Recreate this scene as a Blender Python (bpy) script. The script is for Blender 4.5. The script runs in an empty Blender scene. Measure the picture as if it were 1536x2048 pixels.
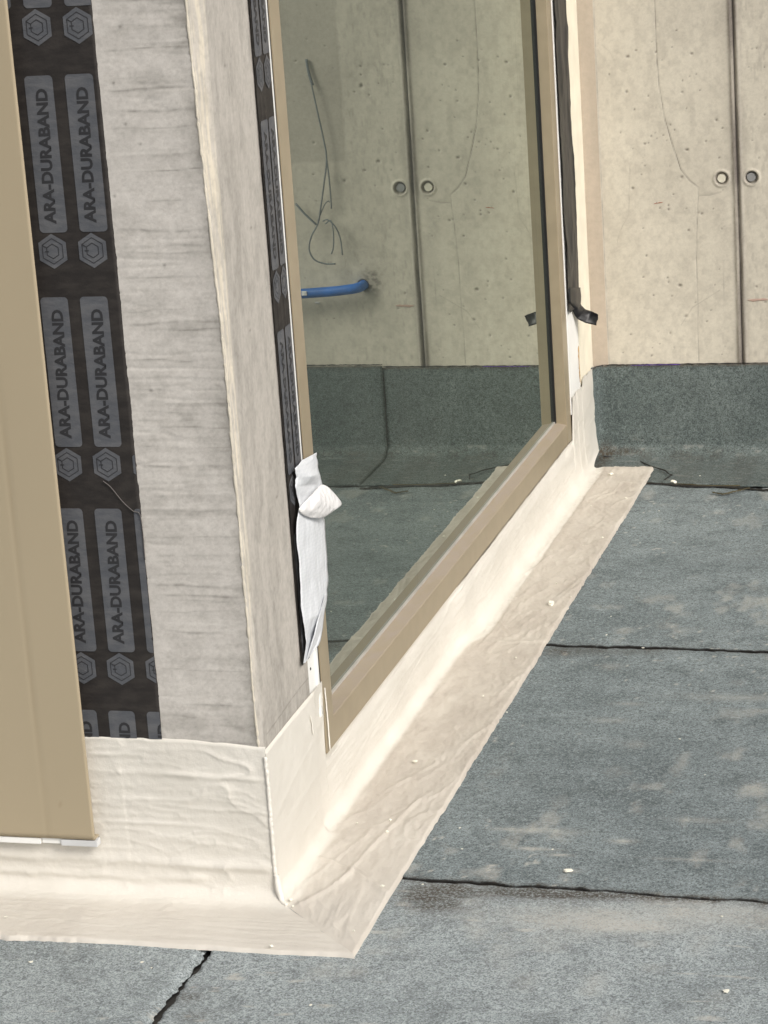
import bpy, bmesh, math, random
import numpy as np
from mathutils import Matrix, Vector
random.seed(7)
S = bpy.context.scene
COL = S.collection
R = math.radians
# ------------------------------------------------------------------ camera
CR = np.array([[0.9634161929, 0.2595621752, -0.0667586429],
               [0.0060942496, -0.2702424517, -0.9627730145],
               [-0.2679404771, 0.9271442685, -0.2619377906]])      # right, down, forward
CF = 4916.66
CP = np.array([1.19996, -3.38834, 1.6])
cam = bpy.data.cameras.new('camera'); camo = bpy.data.objects.new('camera', cam); COL.objects.link(camo)
M = Matrix.Identity(4)
for i in range(3):
    M[i][0] = CR[0][i]; M[i][1] = -CR[1][i]; M[i][2] = -CR[2][i]; M[i][3] = CP[i]
camo.matrix_world = M
cam.sensor_fit = 'VERTICAL'; cam.sensor_height = 36; cam.lens = CF / 2048 * 36
cam.clip_start = .05; cam.clip_end = 500
S.camera = camo
# ------------------------------------------------------------------ light
SUN_AZ, SUN_EL = R(128), R(38)          # direction towards the sun: azimuth from +Y clockwise
w = bpy.data.worlds.new('World'); S.world = w; w.use_nodes = True
nt = w.node_tree; bg = nt.nodes['Background']
sky = nt.nodes.new('ShaderNodeTexSky'); sky.sky_type = 'NISHITA'; sky.sun_disc = False
sky.sun_elevation = SUN_EL; sky.sun_rotation = SUN_AZ; sky.air_density = 1.0; sky.dust_density = 6.0; sky.ozone_density = .6
hs = nt.nodes.new('ShaderNodeHueSaturation'); hs.inputs['Saturation'].default_value = .35
nt.links.new(sky.outputs[0], hs.inputs['Color']); nt.links.new(hs.outputs[0], bg.inputs[0])
bg.inputs[1].default_value = .12
sl = bpy.data.lights.new('sun', 'SUN'); sl.energy = 1.65; sl.angle = R(22); sl.color = (1, .955, .88)
so = bpy.data.objects.new('sun', sl); COL.objects.link(so)
sd = Vector((math.sin(SUN_AZ) * math.cos(SUN_EL), math.cos(SUN_AZ) * math.cos(SUN_EL), math.sin(SUN_EL)))
so.rotation_euler = (-sd).to_track_quat('-Z', 'Y').to_euler()
S.view_settings.view_transform = 'Standard'; S.view_settings.look = 'None'
S.view_settings.exposure = .0; S.view_settings.gamma = 1
S.render.engine = 'CYCLES'

# ------------------------------------------------------------------ measuring
def at(px, py, ax, v):
    "point of the plane (axis ax = v) that the photograph shows at pixel px, py"
    d = CR.T @ np.array([(px - 768) / CF, (py - 1024) / CF, 1.])
    return CP + d * (v - CP[ax]) / d[ax]

# ------------------------------------------------------------------ noise in numpy
def _h(ix, iy, s):
    n = (ix.astype(np.int64) * 374761393 + iy.astype(np.int64) * 668265263 + s * 2147483 + 1013) & 0xffffffff
    n = ((n ^ (n >> 13)) * 1274126177) & 0xffffffff
    n = ((n ^ (n >> 16)) * 2246822519) & 0xffffffff
    return ((n ^ (n >> 15)) & 0xffff) / 65535.
def vn(x, y, s=0):
    x = np.asarray(x, float); y = np.asarray(y, float)
    x, y = np.broadcast_arrays(x, y)
    ix = np.floor(x); iy = np.floor(y); fx = x - ix; fy = y - iy
    fx = fx * fx * (3 - 2 * fx); fy = fy * fy * (3 - 2 * fy)
    a = _h(ix, iy, s); b = _h(ix + 1, iy, s); c = _h(ix, iy + 1, s); d = _h(ix + 1, iy + 1, s)
    return (a * (1 - fx) + b * fx) * (1 - fy) + (c * (1 - fx) + d * fx) * fy
def fb(x, y, s=0, o=4):
    t = 0; a = .5; n = 0
    for i in range(o):
        t = t + a * vn(np.asarray(x) * 2 ** i, np.asarray(y) * 2 ** i, s + i * 17); n += a; a *= .5
    return t / n
def ridge(x, y, s=0, o=2, p=6):
    return (1 - np.abs(2 * fb(x, y, s, o) - 1)) ** p
def sm(a, b, x):
    t = np.clip((np.asarray(x, float) - a) / (b - a), 0, 1); return t * t * (3 - 2 * t)

# ------------------------------------------------------------------ materials
class Mat:
    def __init__(s, name, rough=.8, spec=.3):
        s.m = bpy.data.materials.new(name); s.m.use_nodes = True
        s.t = s.m.node_tree; s.b = s.t.nodes['Principled BSDF']
        s.b.inputs['Roughness'].default_value = rough; s.b.inputs['Specular IOR Level'].default_value = spec
        s.pos = s.t.nodes.new('ShaderNodeNewGeometry').outputs['Position']
    def n(s, t, **k):
        o = s.t.nodes.new(t)
        for a, b in k.items(): setattr(o, a, b)
        return o
    def link(s, a, b): s.t.links.new(a, b)
    def val(s, x, sock):
        if isinstance(x, (int, float)): sock.default_value = x
        elif isinstance(x, tuple): sock.default_value = x if len(x) == 4 or sock.type == 'VECTOR' else (*x, 1)
        else: s.link(x, sock)
    def coord(s, sc=(1, 1, 1), rot=(0, 0, 0)):
        o = s.n('ShaderNodeMapping'); s.link(s.pos, o.inputs[0]); o.inputs['Scale'].default_value = sc; o.inputs['Rotation'].default_value = rot
        return o.outputs[0]
    def noise(s, scale, sc=(1, 1, 1), det=4, rough=.5, dist=0, rot=(0, 0, 0)):
        o = s.n('ShaderNodeTexNoise'); s.link(s.coord(sc, rot), o.inputs['Vector'])
        o.inputs['Scale'].default_value = scale; o.inputs['Detail'].default_value = det
        o.inputs['Roughness'].default_value = rough; o.inputs['Distortion'].default_value = dist
        return o.outputs[0]
    def vor(s, scale, sc=(1, 1, 1), feature='F1', out='Distance'):
        o = s.n('ShaderNodeTexVoronoi', feature=feature); s.link(s.coord(sc), o.inputs['Vector']); o.inputs['Scale'].default_value = scale
        return o.outputs[out]
    def ramp(s, x, a, b, c=0., d=1.):
        o = s.n('ShaderNodeMapRange'); s.val(x, o.inputs[0])
        for i, v in enumerate((a, b, c, d)): o.inputs[i + 1].default_value = v
        o.interpolation_type = 'SMOOTHSTEP'
        return o.outputs[0]
    def math(s, op, a, b=0.):
        o = s.n('ShaderNodeMath', operation=op); s.val(a, o.inputs[0]); s.val(b, o.inputs[1]); return o.outputs[0]
    def mix(s, f, a, b, mode='MIX'):
        o = s.n('ShaderNodeMix', data_type='RGBA', blend_type=mode)
        s.val(f, o.inputs[0]); s.val(a, o.inputs[6]); s.val(b, o.inputs[7]); return o.outputs[2]
    def attr(s, name):
        o = s.n('ShaderNodeAttribute', attribute_name=name); return o.outputs['Fac']
    def xyz(s, i):
        o = s.n('ShaderNodeSeparateXYZ'); s.link(s.pos, o.inputs[0]); return o.outputs[i]
    def color(s, c): s.val(c, s.b.inputs['Base Color'])
    def rough(s, c): s.val(c, s.b.inputs['Roughness'])
    def bump(s, h, dist=.002, st=.5, prev=None):
        o = s.n('ShaderNodeBump'); s.link(h, o.inputs['Height']); o.inputs['Distance'].default_value = dist; o.inputs['Strength'].default_value = st
        if prev is not None: s.link(prev, o.inputs['Normal'])
        s.link(o.outputs[0], s.b.inputs['Normal']); return o.outputs[0]

def simple(name, col, rough=.6, spec=.4, var=.06, bump=0, metal=0):
    m = Mat(name, rough, spec)
    n = m.noise(14, det=6)
    m.color(m.mix(m.ramp(n, .3, .7), tuple(c * (1 - var) for c in col), tuple(min(1, c * (1 + var)) for c in col)))
    if bump: m.bump(m.noise(260, det=3), .001, bump)
    m.b.inputs['Metallic'].default_value = metal
    return m.m

def concrete(name, light, dark, streak_scale, stain_shade=(.2, .19, .17), kind='h'):
    m = Mat(name, .9, .2)
    big = m.noise(4, det=5, rough=.6)
    fine = m.noise(70, det=5, rough=.65)
    st = m.noise(1, sc=streak_scale, det=5, rough=.62, dist=.35)
    c = m.mix(m.ramp(st, .38, .68), light, dark)
    c = m.mix(m.ramp(big, .35, .7, 0, .35), c, tuple(x * .82 for x in light))
    c = m.mix(m.ramp(fine, .3, .75, 0, .4), c, tuple(x * .72 for x in light))
    gr = m.noise(900, det=2)
    c = m.mix(m.ramp(gr, .55, .75, 0, .3), c, tuple(x * .6 for x in light))
    c = m.mix(m.attr('cream'), c, (.66, .60, .49))
    c = m.mix(m.attr('stain_shade'), c, stain_shade)
    m.color(c)
    b = m.bump(fine, .0015, .5)
    m.bump(st, .0012, .25, b)
    return m
m_front = concrete('board_marked_concrete', (.625, .595, .558), (.565, .535, .498), (50, 50, 70))
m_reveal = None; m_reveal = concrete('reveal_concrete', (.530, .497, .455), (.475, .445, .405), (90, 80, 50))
m_back = concrete('smooth_concrete', (.655, .608, .515), (.595, .55, .465), (9, 9, 4), stain_shade=(.16, .14, .125))
m_pier = concrete('pier_concrete', (.53, .455, .375), (.46, .40, .33), (12, 12, 3))

# colour of the roofing: mineral granules in bitumen
def roofing(name, a, b, dust=.35):
    m = Mat(name, .85, .25)
    big = m.noise(2.6, det=5, rough=.6)
    mid = m.noise(11, det=5, rough=.65)
    g1 = m.noise(330, det=3, rough=.75)
    g0 = m.noise(130, det=3, rough=.8, dist=1.2)
    g2 = m.vor(420, out='Color')
    c = m.mix(m.ramp(big, .32, .68), a, b)
    c = m.mix(m.ramp(mid, .50, .68, 0, .65), c, tuple(x * .62 for x in a))
    c = m.mix(m.ramp(mid, .32, .48, .55, 0), c, tuple(min(1, x * 1.22) for x in b))
    c = m.mix(m.ramp(g0, .50, .60, 0, .75), c, tuple(x * .50 for x in a))
    c = m.mix(m.ramp(g0, .36, .46, .60, 0), c, tuple(min(1, x * 1.35) for x in b))
    c = m.mix(m.ramp(g1, .35, .62, 0, .55), tuple(x * .45 for x in a), c) if False else m.mix(m.ramp(g1, .50, .60, 0, .75), c, tuple(x * .40 for x in a))
    c = m.mix(m.ramp(g2, .55, .9, 0, .30), c, tuple(min(1, x * 1.6) for x in b))
    c = m.mix(m.math('MULTIPLY', m.attr('dust'), m.ramp(g1, .38, .6, .25, 1.)), c, (.54, .52, .47))
    c = m.mix(m.math('MULTIPLY', m.attr('dirt'), m.ramp(m.noise(170, det=4, rough=.75), .40, .56, .25, 1.)), c, (.062, .048, .034))
    c = m.mix(m.attr('edge'), c, (.012, .011, .010))
    m.color(c)
    m.bump(g1, .0016, .8, m.bump(g0, .002, .35))
    return m.m
m_roof = roofing('mineral_roofing', (.170, .202, .212), (.270, .312, .322))
m_roof_near = roofing('mineral_roofing_pale', (.275, .312, .322), (.395, .438, .448))
m_roof_far = roofing('mineral_roofing_dark', (.105, .132, .130), (.155, .182, .178), .1)
m_bit = simple('bitumen', (.012, .011, .010), .5, .5, .3, .6)

# liquid waterproofing
m = Mat('waterproof_coating', .42, .42)
fl = m.attr('floor')
worn = m.noise(1, sc=(30, 9, 30), det=6, rough=.65, dist=.5)
worn2 = m.noise(9, det=6, rough=.6)
cw = m.mix(m.ramp(m.noise(6, det=5), .3, .7), (.735, .705, .645), (.675, .645, .585))
cf = m.mix(m.ramp(worn, .3, .7), (.57, .52, .455), (.48, .43, .375))
cf = m.mix(m.ramp(worn2, .45, .7, 0, .5), cf, (.62, .575, .505))
c = m.mix(fl, cw, cf)
c = m.mix(m.attr('stain_shade'), c, (.30, .26, .22))
m.color(c)
m.rough(m.ramp(worn2, .3, .7, .38, .6))
b = m.bump(m.noise(1, sc=(60, 22, 60), det=5, rough=.6, dist=.8), .0015, .3)
m.bump(m.noise(210, det=5, rough=.7), .0016, .5, b)
m_coat = m.m
m_bead = simple('coating_bead', (.74, .71, .65), .5, .4, .06, .4)

# painted metal
m = Mat('beige_metal', .38, .45)
n = m.noise(1, sc=(6, 6, 2), det=3)
c = m.mix(m.ramp(n, .3, .7), (.395, .33, .228), (.408, .34, .235))
c = m.mix(m.attr('stain_shade'), c, (.30, .235, .15))
m.color(m.mix(m.ramp(m.vor(28), .0, .035, .35, 0), c, (.55, .47, .34)))
m.bump(m.noise(500, det=2), .0004, .2)
m_panel = m.m
m = Mat('frame_metal', .36, .5)
n = m.noise(1, sc=(20, 20, 20), det=6)
nrm = m.n('ShaderNodeNewGeometry').outputs['Normal']
sp = m.n('ShaderNodeSeparateXYZ'); m.link(nrm, sp.inputs[0])
up = m.ramp(sp.outputs[2], .4, .85)
dust = m.math('MULTIPLY', up, m.ramp(m.noise(1, sc=(40, 12, 40), det=6, rough=.65, dist=.6), .3, .7, .35, 1.))
c = m.mix(m.ramp(n, .3, .7), (.305, .252, .172), (.335, .277, .190))
m.color(m.mix(dust, c, (.33, .275, .225)))
m.rough(m.math('ADD', m.math('MULTIPLY', up, .4), .36))
m_frame = m.m
m_white = simple('white_plastic', (.86, .86, .84), .45, .4, .03)
m_cream = simple('cream_render', (.80, .75, .62), .8, .3, .06, .3)
m_black = simple('black_rubber', (.012, .012, .013), .45, .5, .2)

# tape
m = Mat('black_fleece_tape', .6, .35)
n = m.noise(1, sc=(24, 24, 60), det=5, rough=.6)
m.color(m.mix(m.ramp(n, .35, .7), (.020, .017, .016), (.036, .031, .028)))
m.bump(m.noise(1, sc=(300, 300, 300), det=3), .0006, .4, m.bump(n, .002, .4))
m_tape = m.m
m_tape2 = simple('black_smooth_tape', (.012, .012, .014), .42, .45, .3, .3)
m = Mat('tape_print_grey', .55, .4)
n = m.noise(1, sc=(24, 24, 60), det=5, rough=.6)
m.color(m.mix(m.ramp(n, .35, .7), (.084, .089, .101), (.118, .120, .128)))
m.bump(m.noise(1, sc=(300, 300, 300), det=3), .0006, .4, m.bump(n, .003, .6))
m_plate = m.m
m_letter = simple('tape_print_black', (.028, .028, .031), .55, .4, .1)
# glass: coated double glazing; dark room and milky haze painted as its diffuse colour
m = Mat('window_glass', .02, .5)
t = m.t
gl = m.n('ShaderNodeBsdfGlossy'); gl.inputs['Color'].default_value = (.87, .93, .86, 1); gl.inputs['Roughness'].default_value = .010
df = m.n('ShaderNodeBsdfDiffuse')
m.val(m.mix(m.ramp(m.noise(3, det=6, rough=.7), .45, .75, 0, .5), (.050, .056, .050), (.085, .09, .08)), df.inputs['Color'])
mx = m.n('ShaderNodeMixShader'); fr = m.n('ShaderNodeFresnel'); fr.inputs['IOR'].default_value = 1.52
smear = m.noise(1, sc=(6, 5, 1.2), det=5, rough=.6, dist=.4)
streak = m.noise(1, sc=(6, 70, .8), det=4, rough=.6)
r4 = m.math('POWER', m.math('DIVIDE', m.math('MULTIPLY', fr.outputs[0], 4.), m.math('ADD', m.math('MULTIPLY', fr.outputs[0], 3.), 1.)), 1.2)   # four panes' surfaces of the double glazing
m.link(m.math('MULTIPLY', m.math('MULTIPLY', r4, m.ramp(smear, .3, .7, 1.03, .97)), m.ramp(streak, .60, .75, 1., .90)), mx.inputs[0])
m.link(df.outputs[0], mx.inputs[1]); m.link(gl.outputs[0], mx.inputs[2])
m.link(mx.outputs[0], t.nodes['Material Output'].inputs[0])
m_glass = m.m
m = Mat('release_paper', .5, .4)
v = m.n('ShaderNodeTexChecker'); m.link(m.coord((190, 190, 190), (R(45), R(20), 0)), v.inputs['Vector']); v.inputs['Scale'].default_value = 1.
m.color(m.mix(m.math('MULTIPLY', v.outputs['Fac'], .6), (.70, .72, .75), (.62, .645, .685)))
m.bump(m.vor(55, sc=(1, 1, .5), feature='F1'), .004, .4, m.bump(m.noise(60, det=4), .003, .4))
m_paper = m.m
m = Mat('smooth_paper', .6, .3)
m.color(m.mix(m.ramp(m.noise(30, det=5), .3, .7), (.80, .79, .79), (.72, .715, .72)))
m.bump(m.vor(75, feature='F1'), .004, .5, m.bump(m.noise(90, det=4, rough=.6), .003, .5))
m_paper2 = m.m
m_blue = simple('blue_conduit', (.02, .14, .48), .4, .5, .2)
m_wire = simple('grey_cable', (.17, .19, .20), .6, .3, .1)
m_crumb = simple('plaster_crumb', (.82, .80, .70), .9, .2, .1, .5)
m_thread = simple('fibre', (.12, .11, .105), .8, .2, .1)

# ------------------------------------------------------------------ object helpers
def mesh_obj(name, verts, faces, mats, parent=None, smooth=False, idx=None):
    me = bpy.data.meshes.new(name); me.from_pydata([tuple(v) for v in verts], [], [tuple(f) for f in faces]); me.update()
    for q in (mats if isinstance(mats, (list, tuple)) else [mats]): me.materials.append(q)
    if idx is not None: me.polygons.foreach_set('material_index', idx)
    if smooth: me.polygons.foreach_set('use_smooth', [True] * len(me.polygons))
    o = bpy.data.objects.new(name, me); COL.objects.link(o)
    if parent is not None: adopt(o, parent)
    return o
def adopt(o, parent):
    o.parent = parent; o.matrix_parent_inverse = Matrix.Translation(-parent.location)
def from_bm(name, bm, mats, parent=None, smooth=False):
    me = bpy.data.meshes.new(name); bm.normal_update(); bm.to_mesh(me); bm.free()
    for q in (mats if isinstance(mats, (list, tuple)) else [mats]): me.materials.append(q)
    if smooth: me.polygons.foreach_set('use_smooth', [True] * len(me.polygons))
    o = bpy.data.objects.new(name, me); COL.objects.link(o)
    if parent is not None: adopt(o, parent)
    return o
def tag(o, label=None, cat=None, group=None, kind=None):
    if label: o['label'] = label
    if cat: o['category'] = cat
    if group: o['group'] = group
    if kind: o['kind'] = kind
    return o
def empty(name, loc, label, cat, group=None):
    o = bpy.data.objects.new(name, None); COL.objects.link(o); o.location = loc; o.empty_display_size = .05
    return tag(o, label, cat, group)
def bx(bm, a, b, bev=0, mi=0):
    x0, y0, z0 = a; x1, y1, z1 = b
    vs = [bm.verts.new(p) for p in ((x0, y0, z0), (x1, y0, z0), (x1, y1, z0), (x0, y1, z0), (x0, y0, z1), (x1, y0, z1), (x1, y1, z1), (x0, y1, z1))]
    fs = [bm.faces.new([vs[i] for i in q]) for q in ((3, 2, 1, 0), (4, 5, 6, 7), (0, 1, 5, 4), (1, 2, 6, 5), (2, 3, 7, 6), (3, 0, 4, 7))]
    for q in fs: q.material_index = mi
    if bev:
        es = list({e for q in fs for e in q.edges})
        bmesh.ops.bevel(bm, geom=es, offset=bev, segments=2, affect='EDGES', profile=.6)
def box(name, a, b, mat, parent=None, bev=0):
    bm = bmesh.new(); bx(bm, a, b, bev); return from_bm(name, bm, mat, parent)
def grid(name, P, mats, parent=None, attrs=None, smooth=True, flip=False):
    "P: array (nu, nv, 3)"
    nu, nv, _ = P.shape
    i = np.arange(nu * nv).reshape(nu, nv)
    q = np.stack([i[:-1, :-1], i[1:, :-1], i[1:, 1:], i[:-1, 1:]], -1).reshape(-1, 4)
    if flip: q = q[:, ::-1]
    me = bpy.data.meshes.new(name)
    me.vertices.add(nu * nv); me.vertices.foreach_set('co', P.reshape(-1).astype(np.float32))
    me.loops.add(q.size); me.loops.foreach_set('vertex_index', q.reshape(-1).astype(np.int32))
    me.polygons.add(len(q)); me.polygons.foreach_set('loop_start', np.arange(0, q.size, 4, dtype=np.int32))
    me.polygons.foreach_set('loop_total', np.full(len(q), 4, dtype=np.int32))
    me.update(calc_edges=True); me.validate()
    for z in (mats if isinstance(mats, (list, tuple)) else [mats]): me.materials.append(z)
    if smooth: me.polygons.foreach_set('use_smooth', [True] * len(me.polygons))
    for k, v in (attrs or {}).items():
        a = me.attributes.new(k, 'FLOAT', 'POINT'); a.data.foreach_set('value', np.clip(v, 0, 1).reshape(-1).astype(np.float32))
    o = bpy.data.objects.new(name, me); COL.objects.link(o)
    if parent is not None: adopt(o, parent)
    return o
def tube(name, pts, r, mat, parent=None, seg=10, sub=6):
    pts = [np.array(p, float) for p in pts]
    # catmull-rom
    Q = []
    E = [2 * pts[0] - pts[1]] + pts + [2 * pts[-1] - pts[-2]]
    for k in range(1, len(E) - 2):
        for j in range(sub):
            t = j / sub
            Q.append(.5 * ((2 * E[k]) + (E[k + 1] - E[k - 1]) * t + (2 * E[k - 1] - 5 * E[k] + 4 * E[k + 1] - E[k + 2]) * t * t + (3 * E[k] - E[k - 1] - 3 * E[k + 1] + E[k + 2]) * t ** 3))
    Q.append(pts[-1])
    vs, fs = [], []
    up = np.array([.13, .3, .94])
    for k, p in enumerate(Q):
        d = Q[min(k + 1, len(Q) - 1)] - Q[max(k - 1, 0)]; d = d / np.linalg.norm(d)
        a = np.cross(d, up); a /= np.linalg.norm(a); b = np.cross(d, a); up = -b if k < 0 else up
        rr = r[min(int(k / len(Q) * len(r)), len(r) - 1)] if isinstance(r, list) else r
        for j in range(seg):
            t = 2 * math.pi * j / seg; vs.append(p + rr * (math.cos(t) * a + math.sin(t) * b))
    for k in range(len(Q) - 1):
        for j in range(seg):
            fs.append((k * seg + j, k * seg + (j + 1) % seg, (k + 1) * seg + (j + 1) % seg, (k + 1) * seg + j))
    fs.append(tuple(range(seg))[::-1]); fs.append(tuple((len(Q) - 1) * seg + j for j in range(seg)))
    return mesh_obj(name, vs, fs, mat, parent, smooth=True)

D = 2.825         # back wall plane y
ZC = .256         # top of the coating beside the window
Y0, Y1 = .320, 2.505   # window
ZB, ZT = .128, 2.30
XG = -.032

# ================================================================== SETTING: the roof
fl = mesh_obj('roof_deck', [(-12, -14, -.010), (14, -14, -.010), (14, D + .3, -.010), (-12, D + .3, -.010)], [(0, 1, 2, 3)], m_bit)
tag(fl, kind='structure')

def seam_y(k, x):
    x = np.asarray(x, float)
    base = (.112, 1.277, 2.545)[k]
    sl = (-.045, -.03, -.16)[k]
    return base + sl * (x - .3) * (1 if k < 2 else sm(-2, 1, -np.abs(x - .3) / 1.0)) + .004 * (vn(x * 14, k, 5) - .5) * 2 + .003 * (vn(x * 60, k, 9) - .5) * 2
def gap(k, x):
    return (.0125, .0120, .024)[k] * (.35 + 1.1 * fb(np.asarray(x) * 26, k * 3.3, 21, 3)) * (1 - .45 * sm(.2, .6, x) * (k == 0))
def spot(x, y, cx, cy, rx, ry, s=0):
    d = ((x - cx) / rx) ** 2 + ((y - cy) / ry) ** 2
    return np.exp(-d) * (.35 + 1.1 * fb(x * 60, y * 60, s + 3, 3))
def roof_attrs(x, y):
    dirt = spot(x, y, .25, .052, .050, .045, 1) * 2.2 * sm(.25, .5, fb(x * 30, y * 30, 360, 3)) + spot(x, y, .38, .075, .12, .016, 9) * .6 + spot(x, y, .42, .082, .14, .010, 1) * .4 + spot(x, y, .43, .09, .12, .016, 2) * .7 + spot(x, y, .60, .09, .1, .012, 8) * .7
    dirt += spot(x, y, .215, 1.245, .05, .03, 3) * .8 + spot(x, y, .33, 1.25, .08, .02, 4) * .5
    dirt += spot(x, y, -.03, -.33, .02, .02, 6) * .7 + spot(x, y, .0, -.39, .02, .02, 7) * .6
    for k in range(3):
        dy = y - seam_y(k, x)
        dirt += np.exp(-(dy / .010) ** 2) * (.2 + 1.0 * vn(x * 40, k, 30)) * (.5 + fb(x * 200, y * 200, 31, 2))
        dirt += np.where(dy < 0, np.exp(-(-dy / .035)), 0) * sm(.5, .8, fb(x * 14, k * 7., 40, 3)) * .55
    mask = sm(.58, .78, fb(x * 22, y * 13, 50, 5)) * sm(.56, .72, fb(x * 3, y * 2, 60, 3))
    dust = .45 * mask
    dust += spot(x, y, .50, .0, .13, .045, 11) * .8 + spot(x, y, .56, -.02, .06, .014, 12) * 1.3 + spot(x, y, .72, .04, .12, .04, 13) * .6
    dust += sm(.80, .86, fb(x * 80, y * 60, 70, 2)) * .95 * sm(.5, .65, fb(x * 4, y * 4, 71, 2))
    dust += np.exp(-((y - 2.45) / .35) ** 2) * sm(.6, .8, fb(x * 20, y * 14, 72, 3)) * .35
    # scuffs on the nearer sheets
    for (cx, cy, rx, ry, a) in ((.36, .255, .04, .006, .8), (.41, .235, .02, .004, .9), (.30, .33, .03, .006, .5), (.62, .24, .06, .004, .5), (.70, .55, .03, .03, .35), (.45, .74, .02, .02, .3), (.60, 1.0, .10, .02, .35), (.40, .95, .03, .008, .45), (.33, 1.16, .02, .02, .3), (.37, .33, .05, .012, .5), (.50, .30, .02, .008, .8), (.44, .175, .012, .006, .9), (.62, .40, .05, .01, .4), (.66, .93, .05, .012, .35), (.38, .86, .03, .012, .4)):
        dust += spot(x, y, cx, cy, rx, ry, int(cx * 100)) * a
    return dict(dust=np.clip(dust, 0, .85), dirt=np.clip(dirt, 0, .9))
def floor_sheet(name, xs, ylo, yhi, mat, z=.0):
    v = np.linspace(0, 1, max(12, int((np.mean(yhi) - np.mean(ylo)) / .006))); v = np.sort(np.concatenate([v, [.001, .002, .003, .004, .998, .999]]))
    X = np.repeat(xs[:, None], len(v), 1); Yv = ylo[:, None] * (1 - v) + yhi[:, None] * v
    e = np.minimum(np.minimum(Yv - ylo[:, None], yhi[:, None] - Yv), .01) / .01
    Z = z - .008 * (1 - np.clip(e * 6, 0, 1)) + .0028 * (fb(X * 5, Yv * 5, 80, 2) - .5) + .0008 * (fb(X * 120, Yv * 120, 81, 2) - .5)
    at_ = roof_attrs(X, Yv); el = np.clip((Yv - ylo[:, None]) / .0045, 0, 1); eh = np.clip((yhi[:, None] - Yv) / .002, 0, 1)
    at_['edge'] = 1 - sm(.3, .9, np.minimum(el, eh) + .5 * (fb(X * 90, Yv * 90, 83, 2) - .5))
    o = grid(name, np.stack([X, Yv, Z], -1), mat, attrs=at_, flip=False)
    return tag(o, kind='structure')
xs = np.concatenate([np.linspace(-.02, 1.0, 260), np.linspace(1.01, 6, 60)])
jx = lambda y: -.052 + .0 * y
g0, g1, g2 = gap(0, xs), gap(1, xs), gap(2, xs)
floor_sheet('roof_sheet', xs, seam_y(0, xs) + g0 / 2 * .6, seam_y(1, xs) - g1 / 2, m_roof)
floor_sheet('roof_sheet', xs, seam_y(1, xs) + g1 / 2, seam_y(2, xs) - g2 / 2, m_roof)
# the nearest course, split by a cross joint left of the corner
def side_sheet(name, left):
    ys = np.concatenate([np.linspace(-3.4, -.62, 60), np.linspace(-.6, .12, 200)])
    u = np.linspace(0, 1, 170)
    wob = .0032 * (vn(ys * 40, 1, 91) - .5) * 2 + .002 * (vn(ys * 160, 2, 92) - .5) * 2 + .02 * (ys + .18)
    jo = -.052 + wob
    gw = .0064 * (.6 + .7 * vn(ys * 30, 4, 93)) 
    if left:
        U = u ** .5
        lo = np.full_like(ys, -4.); hi = jo - gw
        X = lo[:, None] * (1 - U) + hi[:, None] * U
        Yv = np.repeat(ys[:, None], len(u), 1)
    else:
        U = u ** 1.5
        lo = jo + gw; hi = np.full_like(ys, 6.)
        X = lo[:, None] * (1 - U) + hi[:, None] * U
        Yv = np.repeat(ys[:, None], len(u), 1)
        top = seam_y(0, X) - gap(0, X) * .6
        Yv = -3.4 + (Yv + 3.4) / (.12 + 3.4) * (top + 3.4)
    e = np.clip(np.abs((X - (hi if left else lo)[:, None])) / .006, 0, 1)
    Z = -.008 * (1 - np.clip(e * 4, 0, 1)) + .0028 * (fb(X * 5, Yv * 5, 80, 2) - .5) + .0008 * (fb(X * 120, Yv * 120, 81, 2) - .5)
    if left:
        at_ = roof_attrs(X, Yv)
    else: at_ = roof_attrs(X, Yv)
    at_['edge'] = (1 - np.clip(e * 2.5, 0, 1)) * (not left)
    return tag(grid(name, np.stack([X, Yv, Z], -1), m_roof_near, attrs=at_, flip=False), kind='structure')
side_sheet('roof_sheet', True); side_sheet('roof_sheet', False)

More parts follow.
